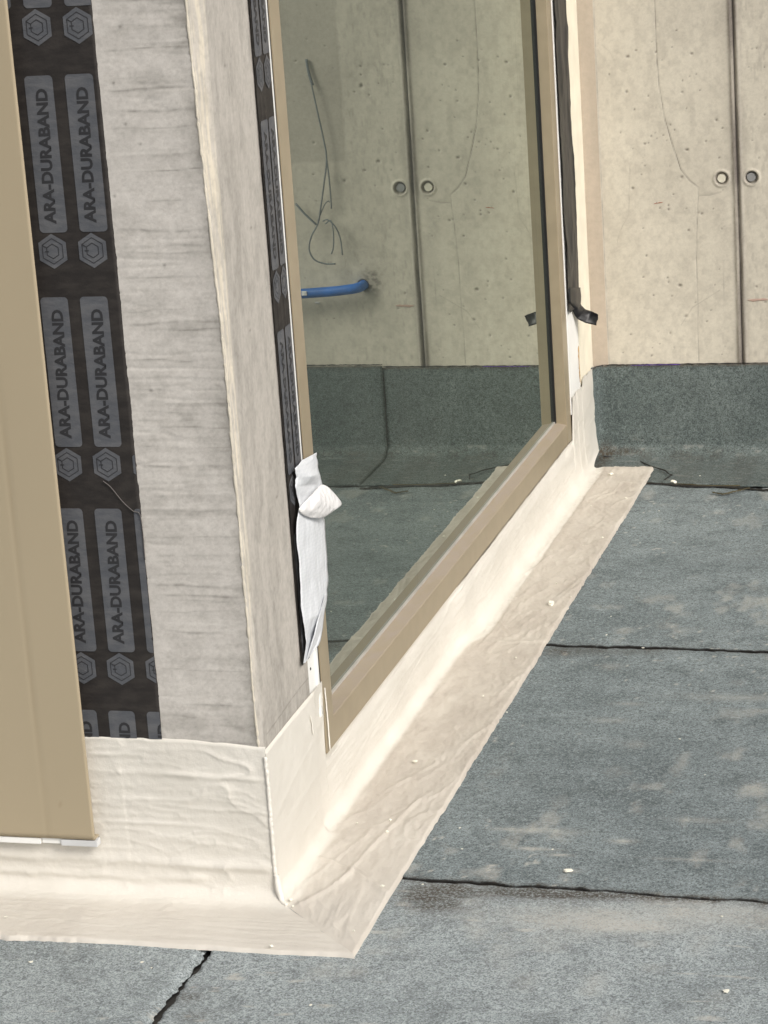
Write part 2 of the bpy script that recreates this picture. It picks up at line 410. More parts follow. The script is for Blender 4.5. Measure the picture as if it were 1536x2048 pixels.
# last course: floor strip, cant and upstand on the back wall
def upstand(name, xs, ztop, thick, label, cat, group=None, tear=True):
    prof = []     # (y, z) from the seam to the top of the upstand
    yf = D - .060
    t = np.linspace(0, 1, 130)
    P = np.zeros((len(xs), len(t), 3)); 
    s0 = seam_y(2, xs) + gap(2, xs) / 2
    L1, L2, L3 = .21, .055, ztop - .03
    tot = L1 + L2 + L3
    for i, x in enumerate(xs):
        y = np.interp(t * tot, [0, L1, L1 + L2 * .5, L1 + L2, tot], [s0[i], yf, D - .026, D - thick, D - thick])
        z = np.interp(t * tot, [0, L1, L1 + L2 * .5, L1 + L2, tot], [0, .002, .010, .032, ztop])
        k = np.array([0, 0, 1, 1, 1, 0, 0]) / 3
        yp = np.pad(y, 3, 'edge'); zp = np.pad(z, 3, 'edge')
        y = np.convolve(yp, k, 'valid'); z2 = np.convolve(zp, k, 'valid'); z2[-3:] = z[-3:]; z2[0] = -.004; z2[1:-3] += (thick - .008) * .6
        P[i, :, 0] = x; P[i, :, 1] = y; P[i, :, 2] = z2
    cf = np.exp(-np.maximum(xs - .004, 0) / .007)[:, None]; P[..., 1] -= .030 * cf * (P[..., 2] > .0) * sm(.0, .03, P[..., 2]); P[:, :, 2] += 0
    X = P[..., 0]; Zz = P[..., 2]; T = np.repeat(t[None], len(xs), 0)
    nz = .003 * (fb(X * 9, T * 9, 100, 3) - .5)
    P[..., 1] -= nz + .0008 * (fb(X * 120, T * 120 * tot, 81, 2) - .5)
    P[:, -1, 2] += .002 * (vn(xs * 40, 0, 104) - .5); 
    dirt = np.exp(-((Zz - .012) / .014) ** 2) * (.12 + .35 * sm(.35, .7, fb(X * 22, Zz * 60, 101, 4)))
    dirt += spot(X, Zz, .026, .018, .016, .026, 14) * 1.2 + spot(X, Zz, .07, .020, .05, .008, 14) * .9
    dirt += sm(.985, 1, T) * .9
    dust = sm(.62, .8, fb(X * 40, T * 60, 102, 3)) * .3 * np.exp(-((Zz - .02) / .03) ** 2)
    o = grid(name, P, m_roof_far, attrs=dict(dirt=dirt, dust=dust), flip=False)
    sd = o.modifiers.new('thick', 'SOLIDIFY'); sd.thickness = .004; sd.offset = -1
    return tag(o, label, cat, group)
SX = .512       # lap between the two upstand sheets (seen in the glass)
SX = 2 * XG - at(771, 800, 1, D)[0]       # lap between the two upstand sheets (seen in the glass)
ZU = at(1300, 731, 1, D - .008)[2]
u1 = upstand('upstand_sheet', np.concatenate([np.linspace(.004, .06, 40), np.linspace(.062, SX + .02, 190)]), ZU, .008, 'dark grey-green roofing upstand turned up the back wall beside the window corner', 'roofing upstand', 'roofing upstands along the back wall')
u2 = upstand('upstand_sheet', np.linspace(SX + .0003, 4.5, 420), ZU + .006, .013, 'grey-green roofing upstand lapped over the first one, seen mirrored in the glass', 'roofing upstand', 'roofing upstands along the back wall')

# black bitumen bleed: torn diagonal lap at the foot of the upstand
def ribbon(name, pts, wd, mat, parent=None, nrm=None, th=.001, jit=.4, sub=8):
    pts = [np.array(p, float) for p in pts]; Q = []
    for a, b in zip(pts[:-1], pts[1:]):
        for j in range(sub): Q.append(a + (b - a) * j / sub)
    Q.append(pts[-1]); vs, fs = [], []
    nrm = np.array(nrm, float)
    for k, p in enumerate(Q):
        d = Q[min(k + 1, len(Q) - 1)] - Q[max(k - 1, 0)]; s_ = np.cross(nrm, d); s_ /= np.linalg.norm(s_)
        ww = wd * (1 - jit + 2 * jit * random.random()) * (.25 if k in (0, len(Q) - 1) else 1)
        off = s_ * wd * jit * (random.random() - .5)
        for sgn, h in ((-1, 0), (-.6, 1), (.6, 1), (1, 0)): vs.append(p + off + s_ * sgn * ww / 2 + nrm * th * h)
    for k in range(len(Q) - 1):
        for j in range(3): fs.append((k * 4 + j, k * 4 + j + 1, k * 4 + 5 + j, k * 4 + 4 + j))
    return mesh_obj(name, vs, fs, mat, parent, smooth=True)
n_c = np.array([0, -.5, .86])
lap = ribbon('bitumen_bead', [tuple(at(a_, b_, 1, y_)) for a_, b_, y_ in ((1207, 912, D - .034), (1240, 916, D - .030), (1275, 920, D - .034))] + [tuple(at(a_, b_, 2, .007)) for a_, b_ in ((1300, 932), (1330, 941), (1338, 948))] + [tuple(at(a_, b_, 2, .008)) for a_, b_ in ((1344, 950), (1328, 960))], .0042, m_bit, u1, nrm=n_c, th=.0015)

m_olive = simple('weathered_bitumen', (.07, .06, .035), .8, .2, .3, .5)
for k, (pl, wd_, mt_) in enumerate([([(1294,966),(1330,968),(1380,973),(1440,973),(1500,978),(1540,981)], .012, m_bit), ([(1350,968),(1420,972),(1480,972)], .006, m_olive), ([(1425,985),(1445,989),(1475,982),(1500,976)], .007, m_olive)]):
    ribbon('bitumen_bead', [tuple(at(a_, b_, 2, .003 + .001 * k)) for a_, b_ in pl], wd_, mt_, u1, nrm=(0, 0, 1), th=.002, jit=.5, sub=12)
# ================================================================== back wall
HX = at(1443, 357, 1, D)[0]; HX2 = at(1503, 355, 1, D)[0]; HZ = at(1443, 357, 1, D)[2]; JX = at(1476, 400, 1, D)[0]; CX = .049 - .0065
wall = empty('back_wall', (1.5, D, 0), 'tall smooth concrete back wall with a vertical panel joint and two plugged tie holes', 'concrete wall')
px_ = lambda x, y: at(x, y, 1, D)
xs = np.arange(-.004, 1.55, .0025); zs = np.arange(.18, 2.0, .0025)
X, Zc = np.meshgrid(xs, zs, indexing='ij'); dep = np.zeros_like(X); stn_shade = np.zeros_like(X)
pits = [(730,325,5),(778,290,3),(1097,308,5),(725,528,6),(848,550,4),(1043,528,4),(770,628,4),(1240,690,5),(830,825,4),(865,780,3),(935,775,3),(1070,860,8),(1180,810,4),(1255,905,4),(1040,1015,5),(760,1080,6),(965,1200,4),(1155,1225,5),(810,1000,3),(1010,175,4),(1515,660,4),(1470,275,3),(500,40,3),(510,470,3),(893,300,4),(625,425,3),(690,760,3),(1125,425,2),(1045,462,3),(1145,517,2),(1275,735,3),(975,715,3),(820,1310,3),(1080,1320,4),(575,1360,3),(840,1465,3),(1515,385,3),(1065,240,2),(985,270,2),(870,240,2),(850,820,2),(1000,745,2),(1068,1195,2)]
pits = [(1000 + a / 2.866, b / 2.866, r) for a, b, r in pits] + [(1000 + a / 2.866, 500 + b / 2.866, r) for a, b, r in [(820,155,4),(960,160,4),(1030,205,8),(880,260,3),(985,265,3),(965,185,4),(750,485,4),(1065,380,5),(1185,410,4),(870,605,4),(705,590,3),(1120,300,3),(905,465,2),(1470,210,5),(1520,300,4)]]
PW = [(px_(a, b)[0], px_(a, b)[2], r * .00042) for a, b, r in pits]
for a, b, r in [(1235,510,5),(1240,660,8),(1185,705,4),(1300,730,5),(875,1095,6),(1370,1240,7),(1265,1310,5),(1110,1390,6),(1345,1425,3),(735,470,4),(870,1340,5),(820,300,3)]:
    q = px_(400 + a / 3.84, b / 3.84); PW.append((2 * XG - q[0], q[2], r * .00042))
rs = np.random.RandomState(4)
for k in range(150):
    PW.append((rs.choice([.2, .33, .62, .8, 1.2]) + rs.normal(0, .07), rs.choice([.35, .6, .85, 1.1, 1.5]) + rs.normal(0, .09), .0006 + .0011 * rs.rand() ** 3))
for (cx, cz, r) in PW:
    i0, i1 = np.searchsorted(xs, [cx - .012, cx + .012]); j0, j1 = np.searchsorted(zs, [cz - .012, cz + .012])
    if i1 <= i0 or j1 <= j0: continue
    xx = X[i0:i1, j0:j1]; zz = Zc[i0:i1, j0:j1]; r = r + .0007
    d = np.hypot((xx - cx) * rs.uniform(.7, 1.1), (zz - cz) * rs.uniform(.8, 1.3)) / (r * (.7 + .7 * vn(xx * 400, zz * 400, int(cx * 999))))
    g = np.exp(-d ** 2.5)
    dep[i0:i1, j0:j1] = np.maximum(dep[i0:i1, j0:j1], g * r * .9); stn_shade[i0:i1, j0:j1] = np.maximum(stn_shade[i0:i1, j0:j1], g * .75)  # pits sunk and also darkened: their shade is painted into the colour
def polydist(X, Z, pts):
    d = np.full_like(X, 9.)
    for (a, b), (c_, e) in zip(pts[:-1], pts[1:]):
        vx, vz = c_ - a, e - b; L = vx * vx + vz * vz + 1e-12
        t = np.clip(((X - a) * vx + (Z - b) * vz) / L, 0, 1)
        d = np.minimum(d, np.hypot(X - a - t * vx, Z - b - t * vz))
    return d
def line(pl, wd, amt, depth, seed=0, mir=False):
    global dep, stn_shade
    pts = [px_(*p) for p in pl]; pts = [((2 * XG - q[0]) if mir else q[0], q[2]) for q in pts]
    wobx = .0010 * (fb(X * 60, Zc * 60, seed, 2) - .5)
    d = polydist(X + wobx, Zc, pts)
    k = .55 + .9 * vn(X * 50, Zc * 50, seed + 1)
    g = np.exp(-(d / wd) ** 2) * k
    stn_shade = np.maximum(stn_shade, g * amt); dep += g * depth
line([(1310,-30),(1310,0),(1311,60),(1313,110),(1318,170),(1330,240),(1345,290),(1362,340),(1380,362),(1397,375),(1397,390)], .0014, .62, .0009, 3)
line([(1397,388),(1394,450),(1393,520),(1396,640),(1397,700),(1398,722)], .0013, .42, .0005, 4)
line([(1398,392),(1420,390),(1442,384)], .0016, .34, .0005, 5)
line([(1204,90),(1220,105),(1232,130)], .0012, .2, .0003, 6)
line([(1260,330),(1257,430),(1240,462),(1235,480),(1233,505)], .0014, .26, .0003, 7)
line([(1218,508),(1240,500)], .0014, .22, 0, 8)
line([(1447,520),(1448,600)], .0013, .26, 0, 9)
line([(1362,650),(1385,615),(1440,580)], .0011, .34, 0, 10)
line([(600,400),(640,402),(690,395)], .0012, .16, 0, 11, True)
# joint band
jx_ = JX + .0025 * (fb(Zc * 6, X * 0, 12, 2) - .5)
dj = X - jx_
stn_shade = np.maximum(stn_shade, np.exp(-(dj / .0022) ** 2) * (.9 + .3 * vn(Zc * 60, X * 0, 13)))
dep += np.exp(-(dj / .0020) ** 2) * .007
band = np.exp(-(np.abs(dj + .001) / .0150) ** 3) * (.48 + .3 * fb(X * 160, Zc * 12, 14, 3))
stn_shade = np.maximum(stn_shade, band)
dep -= np.exp(-((dj + .0075) / .003) ** 2) * .0030 * (.4 + vn(Zc * 30, 1, 15)) + np.exp(-((dj - .0085) / .0035) ** 2) * .0030 * (.4 + vn(Zc * 26, 3, 16))
stn_shade = np.maximum(stn_shade, np.exp(-((dj + .019) / .012) ** 2) * .14 * sm(.9, 1.2, Zc))
stn_shade = np.maximum(stn_shade, sm(.55, .8, fb(X * 120, Zc * 40, 17, 3)) * .22 * (X > JX + .01) * (X < JX + .2))
# tie holes
for cx in (HX, HX2):
    d = np.hypot(X - cx, Zc - HZ)
    dep += .011 * (1 - sm(.0130, .0165, d))
    dep -= .0030 * np.exp(-((d - .0195) / .003) ** 2)
    stn_shade = np.maximum(stn_shade, np.exp(-((d - .0155) / .0032) ** 2) * .55)  # darker ring between plug and rim
# damp darker field, smear and the dirt around the conduit hole
sx_ = 2 * XG - at(690, 300, 1, D)[0]; sz_ = at(690, 322, 1, D)[2]
stn_shade = np.maximum(stn_shade, sm(sx_ - .004, sx_ + .004, X + .004 * vn(Zc * 30, 2, 18)) * sm(sz_ - .006, sz_ + .006, Zc + .006 * vn(X * 20, 1, 19)) * (1 - sm(.80, .98, X + .1 * fb(X * 6, Zc * 6, 350, 3))) * (1 - sm(1.25, 1.7, Zc + .2 * fb(X * 6, Zc * 4, 351, 3))) * .25)
HO = at(735, 571, 1, D); hx, hz = 2 * XG - HO[0] - .012, HO[2] + .006; dx_ = 2 * XG - HO[0] - .550 + .012; dz_ = HO[2] - .480
dd = np.hypot((X - hx - .002) / .032, (Zc - hz - .004) / .036)
stn_shade = np.maximum(stn_shade, np.exp(-dd ** 2.4) * (.45 + .6 * sm(.35, .65, fb(X * 120, Zc * 120, 20, 3))) * .95)
dep += .012 * (1 - sm(.013, .017, np.hypot(X - .550 - dx_, Zc - .480 - dz_)))
dep += .0018 * (fb(X * 7, Zc * 7, 22, 3) - .5) - .0022 * (1 - sm(CX - .001, CX + .001, X + .002 * (fb(Zc * 12, Zc * 0, 23, 3) - .5)))
stn_shade = np.maximum(stn_shade, np.exp(-((X - CX + .002 * (fb(Zc * 12, Zc * 0, 23, 3) - .5)) / .0016) ** 2) * .38 * (.5 + vn(Zc * 30, 0, 24)))  # painted shadow line down the edge of the plaster band
stn_shade = np.maximum(stn_shade, .13 * sm(.45, .72, fb(X * 60, Zc * 45, 26, 4))); stn_shade = stn_shade + .09 * sm(.45, .75, fb(X * 9, Zc * 6, 27, 4)) + .07 * sm(.5, .7, fb(X * 240, Zc * 240, 28, 2)) + .22 * np.exp(-(np.abs(dj) / .03)) * sm(.4, .7, fb(X * 40, Zc * 9, 29, 3))
rim = np.maximum.reduce([sm(xs[6], xs[0], X), sm(zs[6], zs[0], Zc)])
dep *= 1 - rim
fo = (1 - sm(xs[-1] - .3, xs[-1] - .01, X)) * (1 - sm(zs[-1] - .35, zs[-1] - .01, Zc)); stn_shade *= np.maximum(fo, np.exp(-(dj / .015) ** 2))
o = grid('wall_face', np.stack([X, D + dep, Zc], -1), m_back.m, wall, attrs=dict(stain_shade=stn_shade), flip=False)
bm = bmesh.new()
bx(bm, (-.004, D + .001, -.3), (xs[-1], D + .3, zs[0])); bx(bm, (xs[-1], D, -.3), (6, D + .301, 2.9)); bx(bm, (-.004, D, zs[-1]), (xs[-1], D + .3, 2.899)); bx(bm, (-.004, D + .02, zs[0]), (xs[-1], D + .302, zs[-1]))
from_bm('wall_body', bm, m_back.m, wall)
def disc(name, c, r, th, mat, parent, seg=28, sq=0):
    bm = bmesh.new(); q = bmesh.ops.create_cone(bm, segments=seg, radius1=r, radius2=r * .9, depth=th, cap_ends=True)
    bmesh.ops.rotate(bm, verts=bm.verts, matrix=Matrix.Rotation(R(90), 3, 'X')); bmesh.ops.translate(bm, verts=bm.verts, vec=c)
    for v in bm.verts: v.co.x += .0004 * math.sin(v.co.z * 3000); 
    return from_bm(name, bm, mat, parent)
m_plugL = simple('pale_mortar_plug', (.70, .66, .55), .9, .2, .08, .4)
m_plugG = simple('grey_fibre_plug', (.27, .27, .27), .8, .3, .06, .3)
tag(disc('tie_plug', (HX, D + .006, HZ), .0118, .008, m_plugL, wall), 'pale mortar plug left of the panel joint')
tag(disc('tie_plug', (HX2 - .001, D + .006, HZ + .001), .0122, .008, m_plugG, wall), 'round grey plug right of the panel joint')
# crayon marks
m_red = simple('red_crayon', (.42, .20, .15), .9, .1, .1); m_pur = simple('purple_marker', (.11, .05, .30), .8, .2, .2)
q = [px_(1308, 407), px_(1326, 404)]
ribbon('crayon_mark', [(p[0], D - .0012, p[2]) for p in q], .0022, m_red, wall, nrm=(0, -1, 0), th=.0004)
q = [px_(1496, 600), px_(1536, 599)]
m_red2 = simple('faded_red_crayon', (.50, .36, .30), .9, .1, .1)
ribbon('crayon_mark', [(p[0], D - .0016, p[2]) for p in q], .0055, m_red2, wall, nrm=(0, -1, 0), th=.0004)
q = [px_(1262, 729.5), px_(1290, 729), px_(1330, 728.5), px_(1362, 728)]
ribbon('marker_line', [(p[0], D - .0095, p[2] + .0006) for p in q], .0016, m_pur, u1, nrm=(0, -1, 0), th=.0006)
# black bitumen line at the top of the upstand
ribbon('bitumen_bead', [(.004, D - .036, ZU - .005), (.010, D - .018, ZU), (.03, D - .006, ZU + .002), (.2, D - .0035, ZU + .002), (SX, D - .0035, ZU + .003)], .0032, m_bit, u1, nrm=(0, -.7, .7), th=.001, sub=30)
ribbon('bitumen_bead', [(SX, D - .006, ZU + .009), (.7, D - .006, ZU + .0095), (1.2, D - .006, ZU + .009)], .0032, m_bit, u2, nrm=(0, -.7, .7), th=.001, sub=30)
ribbon('bitumen_bead', [(SX - .001, D - .0085, .24), (SX - .0015, D - .0085, .15), (SX, D - .0125, .032)], .003, m_bit, u2, nrm=(0, -1, 0), th=.001, sub=12)

# conduit and cables that the glass mirrors
cd = empty('conduit', (.550 + dx_, D, .48 + dz_), 'blue conduit bending out of a dirty hole in the back wall, mirrored in the glass', 'conduit')
cpts = [(.550, D + .012, .481), (.550, D - .012, .481), (.556, D - .030, .480), (.575, D - .040, .478), (.62, D - .043, .474), (.70, D - .045, .470), (.80, D - .050, .466), (.98, D - .09, .462)]
tube('hose', [(a_ + dx_, b_, c_ + dz_) for a_, b_, c_ in cpts], .0135, m_blue, cd, seg=16)
bm = bmesh.new(); bx(bm, (.690 + dx_, D - .0605, .467 + dz_), (.704 + dx_, D - .0575, .479 + dz_), .001); from_bm('sticker', bm, m_paper2, cd)
q = at(635, 605, 1, D); qx, qz = 2 * XG - q[0], q[2]
tag(mesh_obj('mortar_fleck', [(qx - .008, D - .001, qz + .002), (qx + .008, D - .001, qz + .002), (qx + .005, D - .001, qz - .003), (qx - .005, D - .001, qz - .004), (qx, D - .006, qz)], [(0, 4, 1), (1, 4, 2), (2, 4, 3), (3, 4, 0)], m_paper2), 'tiny white mortar fleck on the back wall below the blue conduit', 'mortar fleck')
cb = empty('loose_cable', (.657, D, 1.07), 'thin grey cable hanging down the back wall and curling, mirrored in the glass', 'cable')
def mp(pl, off): return [(2 * XG - px_(a, b)[0], D - o_, px_(a, b)[2]) for (a, b), o_ in zip(pl, off)]
tube('cable_end', mp([(614,118),(620,145),(628,170)], [.006, .010, .012]), .0040, m_wire, cb, 8)
tube('strand', mp([(626,165),(640,225),(650,270),(657,315),(652,370),(645,420),(640,445),(628,470),(625,495),(635,515),(655,524),(675,525)], [.016,.02,.02,.018,.022,.022,.02,.025,.03,.03,.025,.02]), .0022, m_wire, cb, 8)
tube('strand', mp([(657,315),(662,350),(666,395),(667,415)], [.018,.02,.02,.02]), .0020, m_wire, cb, 8)
tube('strand', mp([(640,440),(652,410),(660,400),(664,402)], [.02,.02,.022,.02]), .0015, m_wire, cb, 8)
tube('strand', mp([(596,405),(615,425),(637,447)], [.02,.024,.02]), .0030, m_wire, cb, 8)
tube('strand', mp([(650,440),(662,436),(677,450),(686,475),(689,507)], [.02,.03,.03,.025,.02]), .0019, m_wire, cb, 8)
tube('strand', mp([(655,445),(668,438),(673,460),(672,490),(667,505)], [.02,.03,.03,.025,.02]), .0019, m_wire, cb, 8)

# ================================================================== far pier
o = box('concrete_pier', (-.3, 2.5055, -.3), (-.0045, D - .0005, 2.9), m_pier.m); tag(o, 'narrow concrete pier between the window and the back wall', 'pier')
o = box('plaster_strip', (-.0042, 2.647, .20), (.0012, D - .0030, 2.6), m_cream, bev=.0008); tag(o, 'cream plaster strip on the pier in the inner corner beside the back wall', 'plaster strip')
o = box('edge_board', (-.0042, 2.5060, .19), (.0020, 2.6380, 2.6), m_white, bev=.001); tag(o, 'white board between the far window stile and the cream plaster strip', 'board')
m_rust = simple('rust_stain', (.55, .36, .19), .9, .2, .2)
ribbon('rust_streak', [(.0024, 2.632, .34), (.0024, 2.630, .29), (.0024, 2.634, .245)], .012, m_rust, o, nrm=(1, 0, 0), th=.0005)
o = box('plaster_band', (-.002, D - .0062, .235), (CX - .0004, D - .0026, 2.6), m_pier.m, bev=.0008); tag(o, 'pinkish plaster band up the back wall in the inner corner', 'plaster band')

# far tape and its loose flap
ft = empty('sealing_tape', (.01, 2.53, .33), 'black tape up the far side of the window, loose flap at its end', 'sealing tape', 'printed sealing tapes')
ZF = at(1150, 612, 0, .004)[2]
zz = np.linspace(ZF, 2.5, 420); uu = np.linspace(0, 1, 30)
Zt, Ut = np.meshgrid(zz, uu, indexing='ij')
yt = 2.508 + Ut * .142; xt = .0045 + 0 * Ut
crk = .004 * ridge(Zt * 5, Ut * 1.6, 131, 2, 5) + .004 * fb(Zt * 20, Ut * 4, 132, 3)
grid('tape_band', np.stack([xt + crk, yt + .003 * (fb(Zt * 9, Ut * 0, 133, 2) - .5) * Ut, Zt], -1), m_tape2, ft, attrs={}, flip=False)
# flap traced at its real depth
def sheet(name, rows, mat, parent, n=10, ripple=.0015, seed=0, th=.0005):
    "rows: list of (left xyz, right xyz, bulge vector)"
    L = np.array([r[0] for r in rows], float); Rr = np.array([r[1] for r in rows], float); B = np.array([r[2] for r in rows], float)
    t = np.linspace(0, len(rows) - 1, (len(rows) - 1) * 8 + 1)
    f = lambda A: np.stack([np.interp(t, range(len(rows)), A[:, k]) for k in range(3)], -1)
    L, Rr, B = f(L), f(Rr), f(B); v = np.linspace(0, 1, n)
    P = L[:, None] * (1 - v)[None, :, None] + Rr[:, None] * v[None, :, None] + B[:, None] * (np.sin(v * math.pi))[None, :, None]
    P[..., 0] += ripple * (fb(t[:, None] * 1.3 + 0 * v, v[None] * 4 + 0 * t[:, None], seed, 3) - .5) * 2
    o = grid(name, P, mat, parent, attrs={})
    s_ = o.modifiers.new('thick', 'SOLIDIFY'); s_.thickness = th
    return o
def F(px, py, y=2.62): return tuple(at(px, py, 1, y))
def FX(px, py, x=.008): return tuple(at(px, py, 0, x))
sheet('loose_flap', [(FX(1137,575), FX(1161,575), (.004, 0, 0)), (FX(1138,605), FX(1161,603), (.006, -.004, 0)), (F(1143,620,2.56), F(1165,612,2.63), (.004, -.010, 0)),
                     (F(1153,637,2.59), F(1172,619,2.63), (0, -.006, 0)), (F(1170,645,2.60), F(1185,623,2.62), (0, .004, 0)), (F(1193,651,2.61), F(1196,630,2.60), (0, .004, 0))], m_tape2, ft, 9, .003, 141, .0012)

# ================================================================== near concrete column
col = empty('concrete_column', (-.5, .1, 0), 'pale grey board-marked concrete column with a chamfered corner left of the window', 'column')
xs = np.arange(-.42, -.0215, .002); zs = np.arange(.20, 2.02, .002)
def chz(z): return .0085 + .013 * sm(.75, 1.45, z) + .0012 * (fb(z * 24, z * 0, 330, 3) - .5) * 2
X, Zc = np.meshgrid(xs, zs, indexing='ij')
X = np.where(X > -.12, -.12 + (X + .12) / (xs[-1] + .12) * (.12 - chz(Zc)), X)
g = fb(X * 3.5, Zc * 85, 150, 4); g2 = ridge(X * 4.0, Zc * 42, 155, 3, 10)
loc = sm(.35, .7, fb(X * 6, Zc * 7, 158, 3))
edge = np.exp(-np.maximum(-chz(Zc) - X, 0) / .016)
blot = fb(X * 26, Zc * 40, 156, 4)
near = .35 + 1.1 * np.exp(-np.maximum(-.01 - X, 0) / .07)
thin = ridge(X * 5 + 3 * fb(X * 9, Zc * 9, 311, 2), Zc * 95, 312, 3, 16) * sm(.45, .6, fb(X * 8, Zc * 25, 313, 3))
grain = fb(X * 230, Zc * 300, 314, 2)
stn_shade = .12 * sm(.48, .68, grain) + sm(.56, .72, g) * .12 * (.3 + loc) * sm(.3, .6, blot) * near + .16 * sm(.45, .7, blot)
rs = np.random.RandomState(21); zl = .268
while zl < 1.95:
    x0 = -.172 + .06 * rs.rand() ** 2; x1 = -.012 - .05 * rs.rand() ** 2; am = .14 + .34 * rs.rand() ** 1.5; wd = .0009 + .0012 * rs.rand(); sd_ = rs.randint(999)
    zc_ = zl + .004 * (fb(X * 14, X * 0, sd_, 3) - .5) * 2 + .05 * (rs.rand() - .5) * (X + .1) * rs.rand()
    win_ = sm(x0, x0 + .03, X) * (1 - sm(x1 - .02, x1 + .01, X) * .7)
    stn_shade += am * np.exp(-((Zc - zc_) / wd) ** 2) * win_ * (.25 + 1.1 * vn(X * 70, X * 0, sd_ + 1)) + .10 * np.exp(-((Zc - zc_ + .004) / .006) ** 2) * win_
    zl += .007 + .042 * rs.rand() ** 1.4
stn_shade += edge * (.22 + .42 * sm(.35, .7, fb(X * 20, Zc * 14, 160, 3))) + sm(.34, .26, Zc) * .18
for (cx, cz) in ((-.143, 1.29), (-.130, 1.23), (-.158, 1.125), (-.125, 1.37), (-.11, 1.2), (-.13, .83), (-.09, 1.02)):
    stn_shade += np.exp(-(np.hypot(X - cx, Zc - cz) / .0022) ** 2) * .75
dep = g2 * .0009 * loc + sm(.55, .8, g) * .0004 + .001 * fb(X * 30, Zc * 30, 161, 2)
dep -= .0015
grid('front_face', np.stack([X, dep, Zc], -1), m_front.m, col, attrs=dict(stain_shade=np.clip(stn_shade, 0, .8) * (1 - sm(1.7, 2.0, Zc))))
# chamfer and reveal as one bent sheet
ys = np.concatenate([[0], np.linspace(0.0, .032, 18), np.arange(.034, .262, .0024)])
Yg, Zc = np.meshgrid(ys, zs, indexing='ij'); cham = chz(Zc)
# arris wobble
wob = .0008 * (fb(Zc * 22, Zc * 0, 170, 3) - .5) * 2
T = np.clip(Yg / .032, 0, 1)
X = np.where(Yg < .032, -cham + cham * T, 0.) 
Y = np.where(Yg < .032, cham * T * .95, cham * .95 + (Yg - .032) / .230 * (.252 - cham * .95))
Y = Y + 0
vs_ = ridge(Yg * 60, Zc * 6, 172, 3, 8)
X = X - .0005 * vs_ * (Yg > .03) + .0012 * np.exp(-((Yg - .002) / .003) ** 2) + wob * .6 * np.exp(-(Yg / .006) ** 2)
stn_shade = vs_ * .07 + .16 * sm(.45, .75, fb(Yg * 40, Zc * 8, 173, 4)) + sm(.42, .25, Zc) * .16 * fb(Yg * 40, Zc * 40, 174, 3)
stn_shade *= sm(.002, .02, Yg)
stn_shade += np.exp(-((Yg - .030) / .0016) ** 2) * .18
# pencil line slanting over the foot of the reveal
stn_shade += np.exp(-(np.abs(Zc - (.276 + .012 * sm(.03, .24, Yg))) / .0011) ** 2) * .45 * (Yg > .045)
for (cy, cz) in ((.10, 1.3), (.16, 1.05), (.12, .9), (.18, .62)):
    stn_shade += np.exp(-(np.hypot((Yg - cy) / 2.4, Zc - cz) / .0020) ** 2) * .7
crm = (1 - sm(.028, .034, Yg)) * (.15 + .7 * sm(.45, .7, fb(Yg * 260, Zc * 14, 302, 3))) * sm(.30, .55, Zc) + .6 * np.exp(-((Yg - .033 - .001 * vn(Zc * 14, Zc * 0, 303)) / .0024) ** 2) * sm(.45, .7, Zc) * sm(.2, .5, vn(Zc * 11, Zc * 0, 304))
stn_shade *= 1 - .6 * np.clip(crm, 0, 1)
stn_shade += .20 * sm(.48, .7, fb(Yg * 55, Zc * 22, 305, 4)) + .14 * sm(.5, .7, fb(Yg * 260, Zc * 190, 306, 2))
grid('reveal_face', np.stack([X, Y - .0008, Zc], -1), m_reveal.m, col, attrs=dict(stain_shade=np.clip(stn_shade, 0, .7) * (1 - sm(1.7, 2.0, Zc)), cream=np.clip(crm, 0, .9) * (1 - sm(1.7, 2.0, Zc))))
# pale cement fin along the arris
pts = [(-.0225 + .0012 * math.sin(z * 31) + .0008 * math.sin(z * 83), -.0006 - .0006 * math.sin(z * 57) ** 2, z) for z in np.linspace(.262, 2.0, 120)]
pts = [(a_ + .0016 * (float(vn(c_ * 70, 0, 301)) - .5), b_ + .0008, c_) for a_, b_, c_ in pts]
m_fin = simple('cement_fin', (.58, .535, .45), .9, .2, .15, .6)
pts = [(-float(chz(c_)) + .0006 * (float(vn(c_ * 90, 0, 331)) - .5), b_, c_) for a_, b_, c_ in pts]
rs = np.random.RandomState(5); o = tube('cement_fin', pts, [.0012 + .0016 * rs.rand() for _ in range(260)], m_fin, col, 7, 4)
bm = bmesh.new(); bx(bm, (-5, .0035, -.3), (-.024, .0310, 2.9)); bx(bm, (-5, .0310, -.301), (-.0045, .262, 2.9)); bx(bm, (-5, .262, -.302), (-.19, .32, 2.9))
bx(bm, (-5, 0, -.303), (-.42, .0034, 2.901)); bx(bm, (-.42, 0.0005, 2.02), (-.022, .0034, 2.90)); bx(bm, (-.42, 0.0005, -.3), (-.023, .0034, .20))
from_bm('column_body', bm, m_front.m, col)
# low wall below the window, lintel wall above
o = box('sill_wall', (-.19, .262, -.3), (-.012, 2.5574, ZB - .003), m_front.m); tag(o, 'low concrete wall under the window, hidden beneath the cream coating', 'low wall')
o = box('lintel_wall', (-.19, .262, ZT + .002), (-.004, 2.5574, 2.9), m_front.m); tag(o, 'concrete lintel above the window', 'lintel')

